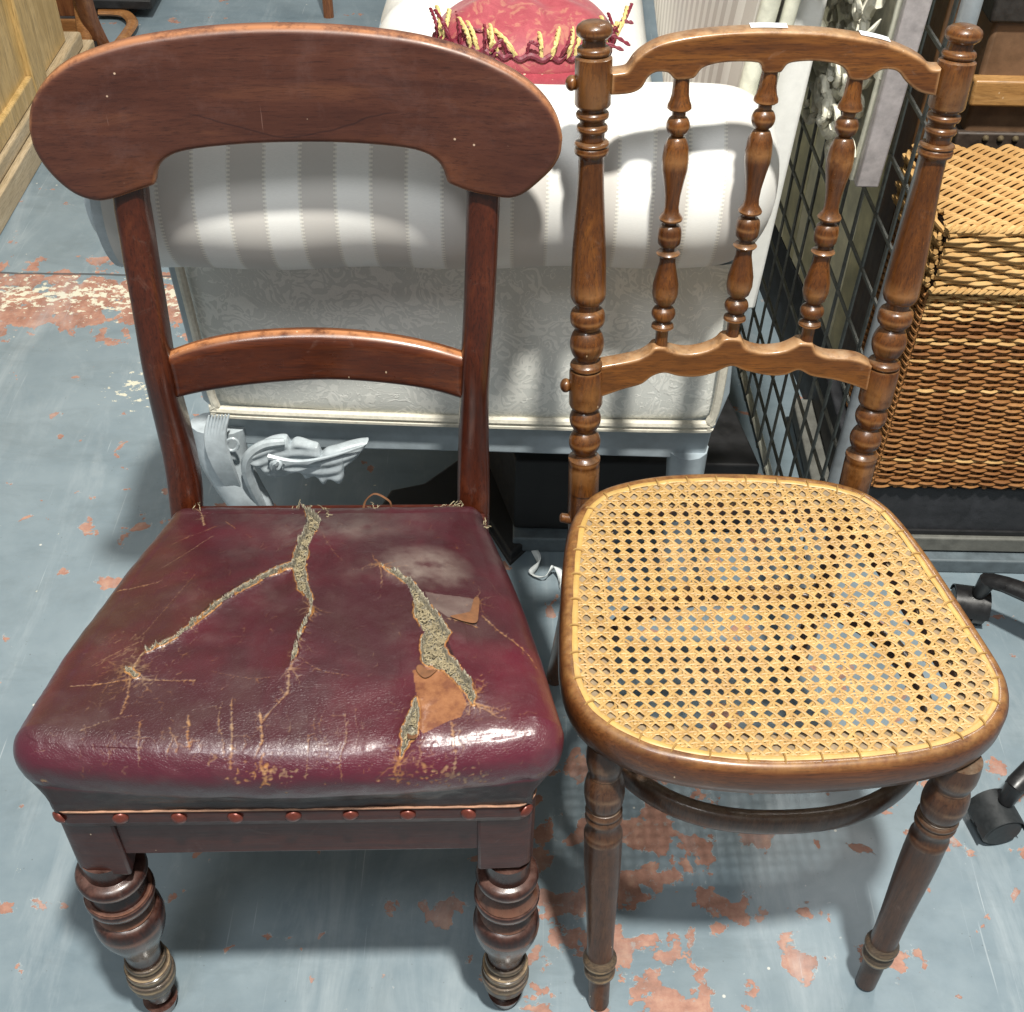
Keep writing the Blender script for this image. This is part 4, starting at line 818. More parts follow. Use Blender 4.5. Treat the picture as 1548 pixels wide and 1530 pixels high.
# end panel, bulging upholstery
def padded(name, poly_l, poly_r, y0, depth, mat, nx=60, nz=60):
    # poly_l / poly_r: left and right edge x as a function of z (list of (z, x))
    L = np.array(poly_l); Rg = np.array(poly_r); z0, z1 = L[0, 0], L[-1, 0]; V = np.zeros((nx, nz, 3))
    for i in range(nx):
        for j in range(nz):
            a = i/(nx-1); b = j/(nz-1); z = z0+(z1-z0)*b; xl = np.interp(z, L[:, 0], L[:, 1]); xr = np.interp(z, Rg[:, 0], Rg[:, 1]); x = xl+(xr-xl)*a
            e = min(a, 1-a)*(xr-xl); e2 = b*(z1-z0); f = (1-math.exp(-e/.012))*(1-math.exp(-e2/.012)); V[i, j] = (x, y0-depth*f-.006*math.sin(a*math.pi), z)
    return mkgrid(name, V, nx, nz, mat, TS)
zl, zr = .383, .622
pL = [(.383, cq(338, 618)[0]), (.395, cq(322, 605)[0]), (.62, cq(268, 395)[0])]; pR = [(.383, cq(1050, 640)[0]), (.40, cq(1088, 610)[0]), (.62, cq(1118, 410)[0])]
padded('damask_panel', pL, pR, .004, .012, DAMASK)
m = MB(); path = spline([cq(268, 392, -.012), cq(295, 500, -.012), cq(318, 590, -.012), cq(328, 612, -.012), cq(345, 620, -.012), cq(700, 634, -.012), cq(1040, 642, -.012), cq(1072, 636, -.012), cq(1084, 610, -.012), cq(1100, 520, -.012), cq(1118, 410, -.012)], 160)
m.tube(path, .0055, 8, up=(0, 1, 0)); m.tube(path+np.array([0, -.002, -.0075]), .0035, 6, up=(0, 1, 0)); m.build('gimp_edging', GIMP, TS)
def prism(name, pts, y0, y1, mat, bevel=.003, parent=None):
    m = MB(); n = len(pts); m.add([(x, y0, z) for x, z in pts]+[(x, y1, z) for x, z in pts], [tuple(range(n)), tuple(range(n, 2*n))[::-1]]+[(i, n+i, n+(i+1) % n, (i+1) % n) for i in range(n)])
    return m.build(name, mat, parent or TS, True, 30, bevel)
q = [cq(u, v)[[0, 2]] for u, v in [(246, 388), (305, 610), (330, 630), (1080, 655), (1104, 600), (1124, 400)]]
prism('panel_frame', q[::-1], .006, .05, SILVER)
q = [cq(u, v)[[0, 2]] for u, v in [(318, 625), (330, 664), (420, 674), (700, 680), (1015, 690), (1013, 706), (1058, 712), (1076, 650)]]; prism('front_rail', q[::-1], -.004, .03, SILVER)
m = MB(); m.lathe((.232, .012, 0), (.222, .008, .34), [(0, .018), (.6, .022), (1, .026)], 12); m.build('leg', SILVER, TS)
m = MB(); m.lathe((.215, 1.75, 0), (.215, 1.75, .34), [(0, .018), (.6, .022), (1, .026)], 12); m.build('leg', SILVER, TS)
m = MB(); m.lathe((-.33, 1.75, 0), (-.33, 1.75, .34), [(0, .018), (.6, .022), (1, .026)], 12); m.build('leg', SILVER, TS)
# carved cabriole leg
m = MB(); lp_ = spline([cq(330, 640, .0), cq(338, 690, -.004), cq(362, 735, -.012), cq(388, 778, -.02), (-.325, -.03, .15), (-.345, -.028, .05), (-.34, -.045, 0)], 30); m.tube(lp_, np.linspace(.036, .015, 30), 14, .7, up=(0, 1, 0)); cl = m.build('carved_leg', SILVERL, TS)
m = MB()
for k in range(7):       # fan of flutes
    t = k/6; P = [cq(316+t*30, 628-t*2, -.026), cq(312+t*26, 665, -.034), cq(326+t*24, 705, -.034), cq(348+t*18, 742+0*t, -.026)]; m.tube(spline(P, 14), [.0035*(.3+math.sin(math.pi*i/13)) for i in range(14)], 6, up=(0, 1, 0))
m.build('carved_flutes', SILVERL, cl)
m = MB(); m.tube([cq(351+9*math.cos(a), 672+9*math.sin(a), -.032) for a in np.linspace(0, 6.283, 18)], .0022, 6, up=(0, 1, 0)); m.build('carved_ring', SILVERL, cl)
m = MB(); m.tube(spline([cq(430, 668, -.03), cq(400, 672, -.034), cq(378, 688, -.036), cq(374, 712, -.034), cq(386, 745, -.03), cq(400, 770, -.026)], 26), [.005+.003*math.sin(i/25*3.1) for i in range(26)], 8, up=(0, 1, 0)); m.build('carved_scroll', SILVERL, cl)
lt = [(372, 690), (385, 675), (405, 666), (432, 666), (436, 676), (446, 669), (470, 670), (482, 671), (486, 682), (496, 675), (525, 671), (556, 671)]; lb = [(372, 692), (392, 702), (405, 716), (430, 722), (452, 716), (462, 724), (478, 717), (490, 727), (500, 718), (515, 726), (522, 714), (520, 704), (540, 692), (556, 673)]
g3 = lambda L: fixp(spline([cq(u, v, -.03)[[0, 2]] for u, v in L], 90))
leaf = slab('carved_leaf', g3(lt), g3(lb), lambda x, z: -.028-.006*np.sin((x+.36)*60), .018, .007, SILVERL, cl, 120, 26, rnd=lambda X, Z, D: .0012*np.sin((Z-X*.25)*420)*np.clip(D/.006, 0, 1))
m = MB(); m.tube(spline([cq(405, 690, -.042), cq(450, 698, -.044), cq(500, 690, -.044), cq(550, 674, -.036)], 18), [.004*(1-.8*i/17) for i in range(18)], 6, up=(0, 1, 0)); m.tube([cq(418+ (9-.35*i)*math.cos(i*.55), 703+(9-.35*i)*math.sin(i*.55), -.040-.0006*i) for i in range(22)], .0035, 6, up=(0, 1, 0)); m.build('leaf_midrib', SILVERL, leaf)
# scroll roll
nx, na = 150, 72; V = np.zeros((nx, na, 3)); arc = np.zeros((nx, na)); xL, xR = cq(215, 330, -.08)[0]-.028, cq(1187, 330, -.06)[0]
rc = .095; yc, zc = -.004, .712
for i in range(nx):
    t = i/(nx-1); x = xL+(xR-xL)*(t if t < .9 else .9+.1*math.sin((t-.9)/.1*math.pi/2)); e = max(0, (x-(xR-.075))/.075); e = min(e, 1); k_ = math.sqrt(max(0, 1-e**2.6)); rr_ = max(rc*(.10+.90*k_), .004)
    for j in range(na):
        th = -2.2+5.0*j/(na-1); sg = 1+.02*math.sin(x*31)*math.sin(th*2); V[i, j] = (x, yc+.062*(x+.2)-rr_*math.cos(th)*sg*1.0, zc+rr_*math.sin(th)*sg); arc[i, j] = th*rc
mkgrid('scroll_arm', V, nx, na, STRIPE, TS, {'arc': arc})
m = MB(); m.lathe((xL+.004, yc, zc), (xL-.03, yc, zc), [(0, .092), (.1, .099), (.5, .101), (.55, .092), (.7, .088), (.75, .078), (1, .072), (1, .05), (1.2, .02)], 40); m.build('scroll_end_cap', SILVERL, TS)
m = MB(); m.lathe((xL+.003, yc, zc), (xL-.012, yc, zc), [(0, .096), (.5, .0995), (1, .096)], 40); m.build('scroll_piping', GIMP, TS)
for x in (-1,):
    m = MB(); m.box((xL+.02, .03, .36), (-.31, .09, .66)); m.build('arm_side_post', SILVER, TS, bevel=.01)
# seat mattress with gathers
V = np.zeros((60, 200, 3)); sx0, sx1 = -.29, .20
for i in range(60):
    for j in range(200):
        a = i/59; b = j/199; x = sx0+(sx1-sx0)*a; y = .10+2.1*b; ed = min(a*.49, .49*(1-a)+.02); f = 1-math.exp(-ed/.03)
        fold = .010*math.sin(b*95)*math.exp(-a*6)*(1 if a < .6 else 0)
        V[i, j] = (x-.02*(1-b)*0, y, .40+.115*f+fold+.01*math.sin(b*9))
arcm = np.tile(np.linspace(0, 2, 200), (60, 1)); mkgrid('seat_mattress', V, 60, 200, WHITEF, TS)
boxobj('seat_base', (-.285, .10, .33), (.20, 2.2, .42), SILVER, TS, .004)
# back: upholstered inner face, frame end and outside cloth
bx = .215; V = np.zeros((60, 60, 3)); arc = np.zeros((60, 60))
for i in range(60):
    for j in range(60):
        a = i/59; b = j/59; y = .09+1.9*a; z = .48+.62*b; V[i, j] = (bx+.035*math.exp(-a*1.9/.03)*0-.018*math.sin(b*math.pi)*(1-math.exp(-a*60))+.05*b, y, z); arc[i, j] = z
k = NT('back_stripe_fabric', .5); x, y, z = k.xyz(); ph = k.math('FRACT', k.math('DIVIDE', y, .052)); bb = k.math('GREATER_THAN', ph, .5); k.col(k.mix(bb, (.56, .52, .47), (.78, .75, .69))); k.bump(k.noise(k.obj, 400, 3), .2, .0006); BST = k.m
V[:, :, 0] -= 0; mkgrid('inner_back', V, 60, 60, BST, TS)
m = MB(); m.tube(spline([(bx+.012, .095, .50), (bx+.022, .09, .72), (bx+.045, .088, .95), (bx+.06, .088, 1.12)], 20), .0105, 10, up=(0, 1, 0)); m.tube(spline([(bx+.034, .095, .50), (bx+.044, .09, .72), (bx+.067, .088, .95), (bx+.082, .088, 1.12)], 20), .008, 10, up=(0, 1, 0)); m.build('back_frame', CREAMW, TS)
m = MB(); V = []
for j in range(12):
    z = .48+.64*j/11; o = .05*(j/11); V += [(bx+.035+o, .105, z), (bx+.082+o*.6, .112, z), (bx+.086+o*.5, 2.0, z), (bx+.03+o, 2.0, z)]
m.add(V, [(j*4+i, j*4+(i+1) % 4, (j+1)*4+(i+1) % 4, (j+1)*4+i) for j in range(11) for i in range(4)]+[(0, 3, 2, 1), (44, 45, 46, 47)]); m.build('outside_back', WHITEF, TS, True, 40, .004)
m = MB()
for k_ in range(6):
    a0 = -.25+k_*.22; b = np.array((bx+.075, .092, .90)); m.tube(spline([b, b+.03*np.array((math.cos(a0+1)*.8, -.4, math.sin(a0+1))), b+.06*np.array((math.cos(a0+1.2), -.2, math.sin(a0+1.2)))], 10), [.006*math.sin(.4+2.5*i/9) for i in range(10)], 6)
m.build('carved_foliage', CREAMW, TS)

# ================================================================== red cushion
cc = uz(792, 66, .615); TC = thing('fringed_cushion', 'crimson fringed cushion lying on the white seat, gold cords along its edge', 'cushion', tuple(cc), .12)
TC.rotation_euler[0] = -.30; TC.scale = (.88, .95, 1)
V = np.zeros((90, 60, 3))
for i in range(90):
    for j in range(60):
        a = 2*math.pi*i/89; b = -math.pi/2+math.pi*j/59; ca, sa = math.cos(a), math.sin(a); sx = math.copysign(abs(ca)**.8, ca); sy = math.copysign(abs(sa)**.8, sa); cb_ = math.cos(b)
        V[i, j] = (.145*sx*cb_, .11*sy*cb_+.02*math.sin(b), .068*math.sin(b)*(1+.05*math.sin(a*7))+.012*math.sin(a*2+1)*cb_)
ca_ = mkgrid('cushion_cover', V, 90, 60, RED, TC)
V2 = V.copy()*1.012; V2 = V2[44:90, :26]; mkgrid('dotted_underside', V2, 46, 26, RED2, TC)
def twist(m, p0, p1, p2, r):
    P = spline([p0, p1, p2], 22); m.tube(P+np.array([[r*.5*math.cos(i*.9), 0, r*.5*math.sin(i*.9)] for i in range(22)]), r*.75, 6); m.tube(P-np.array([[r*.5*math.cos(i*.9), 0, r*.5*math.sin(i*.9)] for i in range(22)]), r*.75, 6)
rim_px = [(648, 50), (680, 60), (720, 68), (760, 70), (800, 68), (840, 68), (880, 72), (925, 70)]
def rimpt(t):
    a = -math.pi+.1+(math.pi-.2)*t; ca, sa = math.cos(a), math.sin(a); return np.array([.147*math.copysign(abs(ca)**.8, ca), .112*math.copysign(abs(sa)**.8, sa), .004+.012*math.sin(a*2+1)])
m = MB(); m.tube([rimpt(t)+(0, 0, .003*math.sin(t*130)) for t in np.linspace(0, 1, 140)], .0042, 6); m.build('rope_edging', MAROON, TC)
for k_ in range(34):
    t = .04+k_*.028; p0 = rimpt(t); gold = k_ in (2, 3, 9, 10, 12, 13, 15, 17, 18, 20, 21, 23, 24, 27, 31); L = RNG.uniform(.028, .062); sl = RNG.normal(-.25 if k_ < 16 else .5, .35)
    m = MB(); twist(m, p0, p0+np.array([sl*L*.4, RNG.uniform(-.008, .004), .020]), p0+np.array([sl*L, .022+L*.5+RNG.uniform(0, .01), .030+L*.12]) if gold or k_ % 2 else p0+np.array([sl*L*1.4, -.004, .006+RNG.uniform(0, .02)]), .0034 if gold else .0026)
    m.build('gold_cord' if gold else 'maroon_cord', GOLD if gold else MAROON, TC)

# ================================================================== wire grid panel
gx = .430; gy0 = 1.245; gy1 = 2.10
TG = thing('wire_grid_panel', 'grey wire mesh panel standing edge-on behind the cane chair', 'grid panel', (gx, gy0, 0), 0)
m = MB(); m.tube(spline([(0, 0, 0), (0, -.013, .291), (0, -.030, .62), (.0, -.041, .912), (0, -.05, 1.3)], 20), .0105, 10); m.build('end_post', POSTM, TG)
m = MB(); m.tube([(0, 0, .012), (-.035, gy1-gy0, .012)], .006, 8); m.build('bottom_bar', CREAMW, TG)
k_ = 0; y = .04
while y < gy1-gy0:
    m = MB(); m.tube([(-.004-.042*y, y, 0), (.010-.042*y, y-.04, 1.3)], .0026, 6); m.build('upright_wire', WIRE, TG); y += .062
z = .06
while z < 1.3:
    m = MB(); m.tube([(.002, -.01-.03*z, z), (-.033, gy1-gy0-.03*z, z)], .0028, 6); m.build('level_wire', WIRE, TG); z += .078
# boards leaning behind the mesh
TB = thing('stacked_boards', 'olive and brown grooved boards stacked upright behind the wire mesh', 'boards', (0, 0, 0))
yb = 1.56; k_ = 0
while yb < 2.5:
    wd = [.066, .05, .072, .058][k_ % 4]; x0 = .525-.10*(yb-1.56)+RNG.normal(0, .0006)
    mt = (BROWNB if k_ < 1 else (OLIVEL, OLIVE, OLIVEL, OLIVE, OLIVE)[k_ % 5])
    m = MB(); x1 = x0-.10*wd; m.add([(x0, yb, .16), (x1, yb+wd-.0025, .16), (x1+.02, yb+wd-.0025, .16), (x0+.02, yb, .16), (x0, yb-.03, 1.5), (x1, yb+wd-.0325, 1.5), (x1+.02, yb+wd-.0325, 1.5), (x0+.02, yb-.03, 1.5)], [(0, 1, 2, 3), (7, 6, 5, 4), (0, 4, 5, 1), (1, 5, 6, 2), (2, 6, 7, 3), (3, 7, 4, 0)]); m.build('board', mt, TB, True, 30, .002)
    yb += wd; k_ += 1
m = MB(); m.add([(.525, 1.56, 0), (.43, 2.5, 0), (.49, 2.5, 0), (.58, 1.56, 0), (.525, 1.56, .158), (.43, 2.5, .158), (.49, 2.5, .158), (.58, 1.56, .158)], [(3, 2, 1, 0), (4, 5, 6, 7), (0, 1, 5, 4), (1, 2, 6, 5), (2, 3, 7, 6), (3, 0, 4, 7)]); m.build('plinth', BLACK, TB)

# ================================================================== carved frame on the mesh
TFm = thing('carved_frame', 'ornate silver carved picture frame hanging on the wire mesh with its corner down', 'frame', (0, 0, 0))
fx = .405
def fq(u, v, x=fx): return ux(u, v, x)
c0 = fq(1328, 284); e1 = fq(1408, 10); e2 = fq(1212, 8); up_ = norm(e1-c0); bk = norm(e2-c0); nrm_ = np.array([-1., 0, 0])
# bottom edge runs back along the mesh, near edge runs up
def bar(m, a, d, L, w0, w1, wdir, h, n=2):
    A = a+wdir*w0; Bv = a+wdir*w1; m.add([A, Bv, Bv+d*L, A+d*L, A+nrm_*h, Bv+nrm_*h, Bv+d*L+nrm_*h, A+d*L+nrm_*h], [(3, 2, 1, 0), (4, 5, 6, 7), (0, 1, 5, 4), (1, 2, 6, 5), (2, 3, 7, 6), (3, 0, 4, 7)])
upv = norm(np.cross(np.cross(bk, up_), bk)); upv = up_
for (w0, w1, h, mt, nm_) in ((0, .012, .026, CARVEG, 'outer_band'), (.014, .020, .030, CREAMW, 'inner_bead')):
    m = MB(); bar(m, c0, up_, .5, w0, w1, bk, h); m.build(nm_, mt, TFm, True, 30, .002)
for (w0, w1, h, mt, nm_) in ((-.0, .012, .050, CREAMW, 'bottom_moulding'), (.014, .022, .062, CREAMW, 'bottom_moulding'), (.024, .032, .052, CREAMW, 'bottom_moulding')):
    m = MB(); bar(m, c0+bk*.17, bk, 1.0, w0+.03, w1+.03, up_, h); m.build(nm_, mt, TFm, True, 30, .003)
m = MB(); bar(m, c0+bk*.026, up_, .5, 0, .36, bk, .016); m.build('backing_board', CARVE, TFm)
m = MB(); ns = 0
def scroll(c, r, turns, a0, h):
    P = [c+(r*(1-t*.8))*(math.cos(a0+t*turns*6.28)*bk+math.sin(a0+t*turns*6.28)*up_)+nrm_*(h+.008*t) for t in np.linspace(0, 1, 20)]; m.tube(P, [.0075*(1-.5*i/19)*(r/.03) for i in range(20)], 7)
for i in range(110):
    t = RNG.random(); c = c0+bk*(.03+.36*RNG.random()*(.35+.65*t))+up_*(.012+.42*t)+nrm_*RNG.uniform(.006, .042); scroll(c, RNG.uniform(.014, .030), RNG.choice([-1, 1])*RNG.uniform(.6, 1.2), RNG.uniform(0, 6.28), .016)
for i in range(12):
    t = i/12; c = c0+bk*(.085+.03*math.sin(i*2.1)+.1*(i%2))+up_*(.05+.42*t)+nrm_*.052
    for k_ in range(5): a = k_*1.2566+i; m.lathe(c+.009*(math.cos(a)*bk+math.sin(a)*up_)-nrm_*.002, c+.010*(math.cos(a)*bk+math.sin(a)*up_)+nrm_*.004, [(0, .0052), (.4, .0050), (.75, .0038), (1, .001)], 14)
    m.lathe(c, c+nrm_*.010, [(0, .005), (.6, .0045), (1, .001)], 10)
for i in range(60):
    a = RNG.uniform(.6, 2.4); c = c0+bk*RNG.uniform(.03, .36)+up_*RNG.uniform(.0, .42)+nrm_*RNG.uniform(.024, .052); dd = math.cos(a)*bk+math.sin(a)*up_
    P = spline([c, c+dd*.02+nrm_*.012, c+dd*.045+bk*.008+nrm_*.004], 10); m.tube(P, [.0075*math.sin(.25+2.7*k_/9) for k_ in range(10)], 6, .5)
m.build('carved_ornament', CARVE, TFm, kind='stuff')

# ================================================================== hamper and what it stands on
hx0, hx1, hy0, hy1, hz0, hz1, hz2 = .522, 1.02, 1.335, 1.53, .155, .495, .582
TH_ = thing('wicker_hamper', 'honey brown wicker hamper with a closed lid standing on a black crate', 'hamper', (hx0, hy0, hz0))
m = MB(); m.box((.006, .006, 0), (hx1-hx0, hy1-hy0, hz1-hz0)); m.box((.0, .002, hz1-hz0+.002), (hx1-hx0, hy1-hy0+.01, hz2-hz0-.006)); m.build('wicker_core', WICKB, TH_)
rows = int((hz1-hz0)/.0054); ST = .0215
def weaver(n, L, ph, amp, per, seed):
    r = np.random.default_rng(seed); t = np.linspace(0, L, n); return np.c_[t, -.001-amp*np.sin(math.pi*t/per+ph), .0012*np.sin(2*math.pi*t/per*.5+ph)+r.normal(0, .0003, n)]
for k_ in range(rows):
    z = .004+k_*.0054; P = weaver(110, hx1-hx0, (k_ % 2)*math.pi+RNG.normal(0, .25), RNG.uniform(.0028, .0046), ST, k_); P[:, 2] += z+.0022*np.sin(P[:, 0]*9+k_*.13); m = MB(); m.tube(P, RNG.uniform(.0021, .0029)*(1+.15*np.sin(P[:, 0]*RNG.uniform(8, 40)+k_)), 5)
    m.build('woven_rod', WICK if (k_ > rows-8 or RNG.random() < .1) else WICKSH, TH_)
    P = weaver(40, hy1-hy0, (k_ % 2)*math.pi, .0036, ST, k_+900)
    Q = np.c_[P[:, 1], P[:, 0], P[:, 2]+z]; m = MB(); m.tube(Q, .0033, 5); m.build('side_rod', WICKSH, TH_)
for k_ in range(int((hx1-hx0)/ST)):
    m = MB(); m.tube([(k_*ST+ST/2, .002, 0), (k_*ST+ST/2, .002, hz1-hz0)], .0034, 6); m.build('stake', WICKSH, TH_)
# lid front and top
for k_ in range(12):
    P = weaver(40, hy1-hy0+.01, (k_ % 3)*2.1, .0036, ST*1.2, k_+700); Q = np.c_[P[:, 1]-.003, P[:, 0], P[:, 2]+hz1-hz0+.006+k_*.0068]; m = MB(); m.tube(Q, .0034, 5); m.build('lid_side_rod', WICK, TH_)
for k_ in range(14):
    z = hz1-hz0+.006+k_*.0058; P = weaver(90, hx1-hx0+.004, (k_ % 3)*2.1, .0040, ST*1.4, k_+50); P[:, 2] += z+.003*np.sin(P[:, 0]*14+k_*.5); P[:, 1] -= .004; m = MB(); m.tube(P, RNG.uniform(.0025, .0032), 6); m.build('lid_front_rod', WICK, TH_)
for k_ in range(34):
    y = .003+k_*.0059; P = weaver(160, hx1-hx0+.002, k_*1.05, .0050, ST*.9, k_+150); Q = np.c_[P[:, 0]-.001, np.full(len(P), y)+.001*np.sin(P[:, 0]*30+k_), hz2-hz0+P[:, 1]+.004]; m = MB(); m.tube(Q, .0029, 6); m.build('lid_top_rod', WICK, TH_)
for (zq, yq, rq) in ((hz2-hz0+.003, -.004, .0058), (hz1-hz0+.004, -.007, .0050)):
    m = MB(); t = np.linspace(-.004, hx1-hx0, 150)
    for ph in (0, math.pi): m.tube(np.c_[t, yq+.003*np.sin(t*330+ph), zq+.003*np.cos(t*330+ph)], rq*.62, 6)
    m.build('braided_border', WICK, TH_)
TK = thing('black_crate', 'low black crate under the wicker hamper', 'crate', (.50, 1.34, 0))
boxobj('crate_body', (0, 0, .062), (.6, .30, .151), CHAR, TK, .004)
m = MB(); m.box((0, -.004, .058), (.6, .0, .066)); m.build('lower_trim', BLACK, TK)
TKs = thing('wooden_skid', 'flat grey weathered skid under the black crate, showing two edges', 'skid', (.47, 1.335, 0))
boxobj('deck_board', (0, -.006, .030), (.68, .32, .058), SKID, TKs, .003); boxobj('foot_board', (.0, -.022, 0), (.68, .30, .027), SKIDB, TKs, .003)
# trunk
ty = 1.60; TT = thing('travel_trunk', 'old brown trunk with a honey wood slat and studded edge behind the hamper', 'trunk', (.60, ty, .40))
zz = [uy(1470, v, ty)[2]-.40 for v in (232, 201, 160, 116, 34, -30)]
boxobj('trunk_body', (.01, .006, .0), (.75, .5, zz[4]), TRUNKM, TT, .006); boxobj('studded_edge', (.0, .0, zz[0]), (.76, .4, zz[1]), TRUNKE, TT, .003)
boxobj('slat', (.0, -.012, zz[2]+.004), (.76, .01, zz[3]), SLAT, TT, .004); boxobj('dark_upper_panel', (.0, -.002, zz[4]), (.76, .5, zz[5]), TRUNKB, TT, .004)
st = None
for k_ in range(18):
    if st is None: m = MB(); m.lathe((0, 0, 0), (0, -.004, 0), [(0, .0048), (.5, .0042), (1, .001)], 10); st = s2 = m.build('stud', BRASS, TT)
    else: s2 = st.copy(); COL.objects.link(s2); s2.parent = TT
    s2.location = (.04+k_*.0205, -.0005, (zz[0]+zz[1])/2+.008)

# ================================================================== black box and floor things under the chaise
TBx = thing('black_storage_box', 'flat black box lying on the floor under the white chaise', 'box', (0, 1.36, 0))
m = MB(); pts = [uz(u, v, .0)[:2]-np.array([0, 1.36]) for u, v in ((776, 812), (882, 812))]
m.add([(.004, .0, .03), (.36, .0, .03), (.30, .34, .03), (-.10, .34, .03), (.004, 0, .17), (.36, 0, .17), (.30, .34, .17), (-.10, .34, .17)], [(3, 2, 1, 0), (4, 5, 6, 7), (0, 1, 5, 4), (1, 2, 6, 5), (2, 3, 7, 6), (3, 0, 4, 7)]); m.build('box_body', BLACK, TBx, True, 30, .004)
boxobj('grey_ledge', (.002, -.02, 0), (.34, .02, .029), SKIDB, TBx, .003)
TBm = thing('floor_shade_sheet', 'black sheet standing for the shade on the floor below the chaise', 'painted shade', (0, 0, 0))  # black sheet added in the outline of the floor shadow under the chaise
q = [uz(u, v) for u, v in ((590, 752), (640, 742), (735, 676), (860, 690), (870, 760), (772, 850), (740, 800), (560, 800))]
m = MB(); n = len(q); m.add([(p[0], p[1], .0) for p in q]+[(p[0]*.99, p[1], .018) for p in q], [tuple(range(n)), tuple(range(n, 2*n))]+[(i, (i+1) % n, n+(i+1) % n, n+i) for i in range(n)]); m.build('shade_sheet', BLACK, TBm, True, 30, .004)
rb = MB(); V = []
Pr = spline([uz(808, 832, .03), uz(815, 850, .02), uz(803, 866, .006), uz(822, 872, .012), uz(838, 856, .02), uz(848, 870, .01), uz(846, 888, .004)], 50)
for i, p in enumerate(Pr):
    a = i*.16; w_ = .005; V += [p+w_*np.array([math.cos(a), .2, math.sin(a)]), p-w_*np.array([math.cos(a), .2, math.sin(a)])]
rb.add(V, [(2*i, 2*i+1, 2*i+3, 2*i+2) for i in range(49)]); o = rb.build('ribbon', RIBBON, None, True, None); s = o.modifiers.new('s', 'SOLIDIFY'); s.thickness = .0006
o['label'] = 'curled white ribbon lying on the floor between the two chairs'; o['category'] = 'ribbon'

# ================================================================== office chair base
TO = thing('office_chair_base', 'black five-star office chair base with a grey scuffed caster beside the cane chair', 'office chair', (.865, 1.075, 0))
hub = np.array([0, 0, .10]); m = MB(); m.lathe((0, 0, .07), (0, 0, .14), [(0, .03), (.2, .038), (.8, .034), (1, .026)], 24); m.lathe((0, 0, .14), (0, 0, .40), [(0, .024), (1, .024)], 20); m.build('hub', BLKP, TO)
tips = [np.array([.612, .868])-np.array([.865, 1.075]), np.array([.668, 1.225])-np.array([.865, 1.075])]
a0 = math.atan2(tips[0][1], tips[0][0]); a1 = math.atan2(tips[1][1], tips[1][0]); L0 = np.linalg.norm(tips[0]); angs = [a0, a1, a1-1.2566, a0+1.2566, a0+2.513]
cw_ = None
for k_, a in enumerate(angs):
    L_ = L0 if k_ != 1 else np.linalg.norm(tips[1]); d = np.array([math.cos(a), math.sin(a), 0]); e = d*L_
    m = MB(); m.tube(spline([hub+d*.02, hub+d*.12+(0, 0, .002), (e[0]*.86, e[1]*.86, .094), (e[0]*.97, e[1]*.97, .084)], 16), np.linspace(.022, .012, 16), 10, .8); m.tube([(e[0]*.95, e[1]*.95, .088), (e[0]*.97, e[1]*.97, .055)], [.013, .010], 12); arm = m.build('arm', BLKP, TO)
    sa = a+(1.1 if k_ == 0 else .5); ax_ = np.array([math.cos(sa), math.sin(sa), 0]); c = np.array([e[0]*1.0, e[1]*1.0, .0265])
    m = MB()
    for s in (-1, 1): m.lathe(c+ax_*s*.004, c+ax_*s*.024, [(0, .0255), (.1, .0265), (.8, .0265), (1, .022), (1.02, .010)], 28)
    pr_ = np.cross(ax_, (0, 0, 1)); m.build('caster_wheel', CASTM if k_ == 0 else BLKP, arm)
    m = MB(); th = np.linspace(.0, math.pi, 12); P = [c+pr_*.0290*math.cos(t)+np.array([0, 0, .0290*math.sin(t)]) for t in th]; m.tube(P, .017, 8, .22, up=ax_) if False else None
    V = []
    for t in th:
        for s, r_ in ((-.0245, .0282), (.0245, .0282), (.0245, .0268), (-.0245, .0268)): V.append(c+ax_*s+pr_*r_*math.cos(t)+np.array([0, 0, r_*math.sin(t)]))
    m.add(V, [(i*4+j, i*4+(j+1) % 4, (i+1)*4+(j+1) % 4, (i+1)*4+j) for i in range(11) for j in range(4)]+[(0, 1, 2, 3), (47, 46, 45, 44)]); m.build('caster_hood', CASTM if k_ == 0 else BLKP, arm)

# ================================================================== top left: pine furniture and chairs
TP_ = thing('pine_cupboard', 'yellow pine cupboard with a panelled side and plank plinth', 'cupboard', (-1.05, 1.6, 0))
boxobj('plinth_board', (-.5, 0, 0), (0, 1.40, .060), PINEY, TP_, .003); boxobj('base_moulding', (-.5, 0, .062), (-.012, 1.36, .098), PINEY, TP_, .006)
boxobj('side_panel', (-.5, .02, .1), (-.032, 1.3, 1.4), PINE, TP_, .002)
for (a, b) in ((0, .07), (.62, .70), (1.02, 1.10)): boxobj('stile', (-.06, a, .1), (-.018, b, 1.4), PINE, TP_, .004)
for (a, b) in ((.1, .145), (.62, .70)): boxobj('cross_rail', (-.055, .072, a), (-.0195, 1.018, b), PINE, TP_, .004)
TW = thing('slatted_chair', 'reddish wooden chair with flat legs and a looped runner beyond the crest rail', 'chair', (0, 0, 0))
def stick(name, a, b, r_, mat, par, fl=.7, mid=None): m = MB(); m.tube(spline([a, mid if mid is not None else (np.array(a)+np.array(b))/2, b], 10), r_, 10, fl, up=(0, 1, 0)); return m.build(name, mat, par)
stick('leg', uz(92, 112), uy(55, -25, 2.92), .020, TEAK, TW); stick('leg', uz(160, 80), uy(120, -25, 3.0), .022, TEAK, TW, mid=uy(136, 30, 3.03))
stick('leg', uz(133, 92), uy(118, -20, 3.06), .018, ORANGEW, TW)
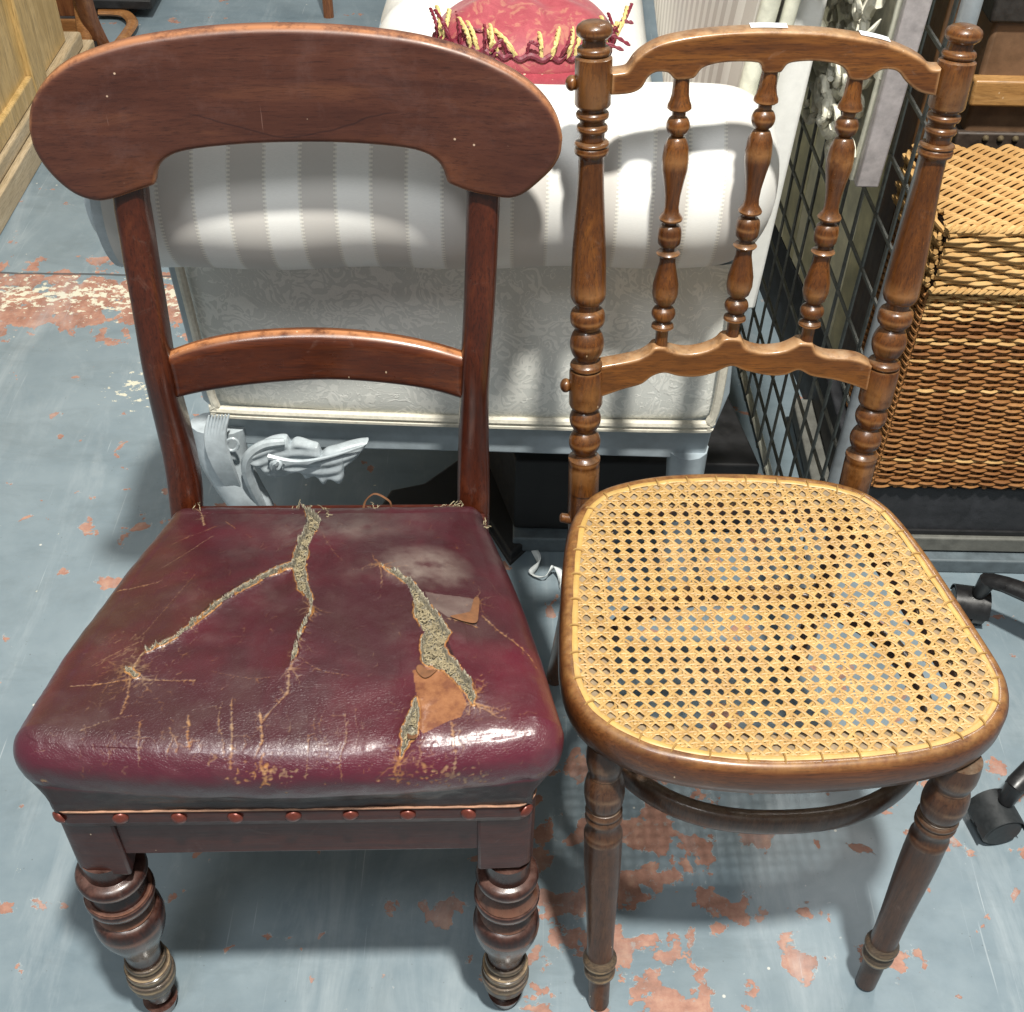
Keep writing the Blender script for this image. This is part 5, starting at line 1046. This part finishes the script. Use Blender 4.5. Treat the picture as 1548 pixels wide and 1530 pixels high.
for (va, vb) in ((-8, 25), (30, 52), (57, 73)):
    p = [uy(u, v, 3.05) for u, v in ((82, va), (128, va), (128, vb), (84, vb))]; m = MB(); m.add([*p, *[x+np.array([0, .03, 0]) for x in p]], [(0, 3, 2, 1), (4, 5, 6, 7), (0, 1, 5, 4), (1, 2, 6, 5), (2, 3, 7, 6), (3, 0, 4, 7)]); m.build('slat', ORANGEW if va > 0 else TEAK, TW, True, 30, .002)
m = MB(); m.tube(spline([uz(150, 18, .02), uz(185, 20, .02), uz(200, 33, .02), uz(192, 50, .02), uz(172, 75, .02), uz(160, 84, .02)], 30), .015, 8, .6); m.build('runner_loop', ORANGEW, TW)
m = MB(); p = [uz(u, v, .012) for u, v in ((95, 70), (150, 75), (150, 100), (100, 105))]; m.add([*p, *[x+np.array([0, 0, .03]) for x in p]], [(0, 3, 2, 1), (4, 5, 6, 7), (0, 1, 5, 4), (1, 2, 6, 5), (2, 3, 7, 6), (3, 0, 4, 7)]); m.build('dark_foot_board', BLACK, TW)
T4 = thing('distant_table', 'dark brown table with a low shelf, only its feet in view at the top edge', 'table', (0, 0, 0))
stick('leg', uz(205, 12), uz(205, 12)+np.array([0, 0, .6]), .018, TEAK, T4); stick('leg', uz(120, -40), uz(120, -40)+np.array([0, 0, .6]), .018, TEAK, T4)
p = uz(160, -8, .06); m = MB(); m.box((p[0]-.12, p[1]-.02, .03), (p[0]+.12, p[1]+.25, .055)); m.build('shelf', BLACK, T4, bevel=.004)
m = MB(); m.box((p[0]-.2, p[1]-.05, .6), (p[0]+.2, p[1]+.4, .63)); m.build('table_top', TEAK, T4, bevel=.004)
T5 = thing('distant_stool', 'dark wooden stool with thin straight legs, left of the white chaise', 'stool', (0, 0, 0))
for u, v in ((497, 26), (585, -60), (420, -70)): stick('leg', uz(u, v), uz(u, v)+np.array([0, 0, .45]), .014, TEAK, T5)
p = uz(497, -50); m = MB(); m.lathe((p[0], p[1], .44), (p[0], p[1], .48), [(0, .19), (.2, .2), (.8, .2), (1, .19)], 40); m.build('seat', BLACK, T5)
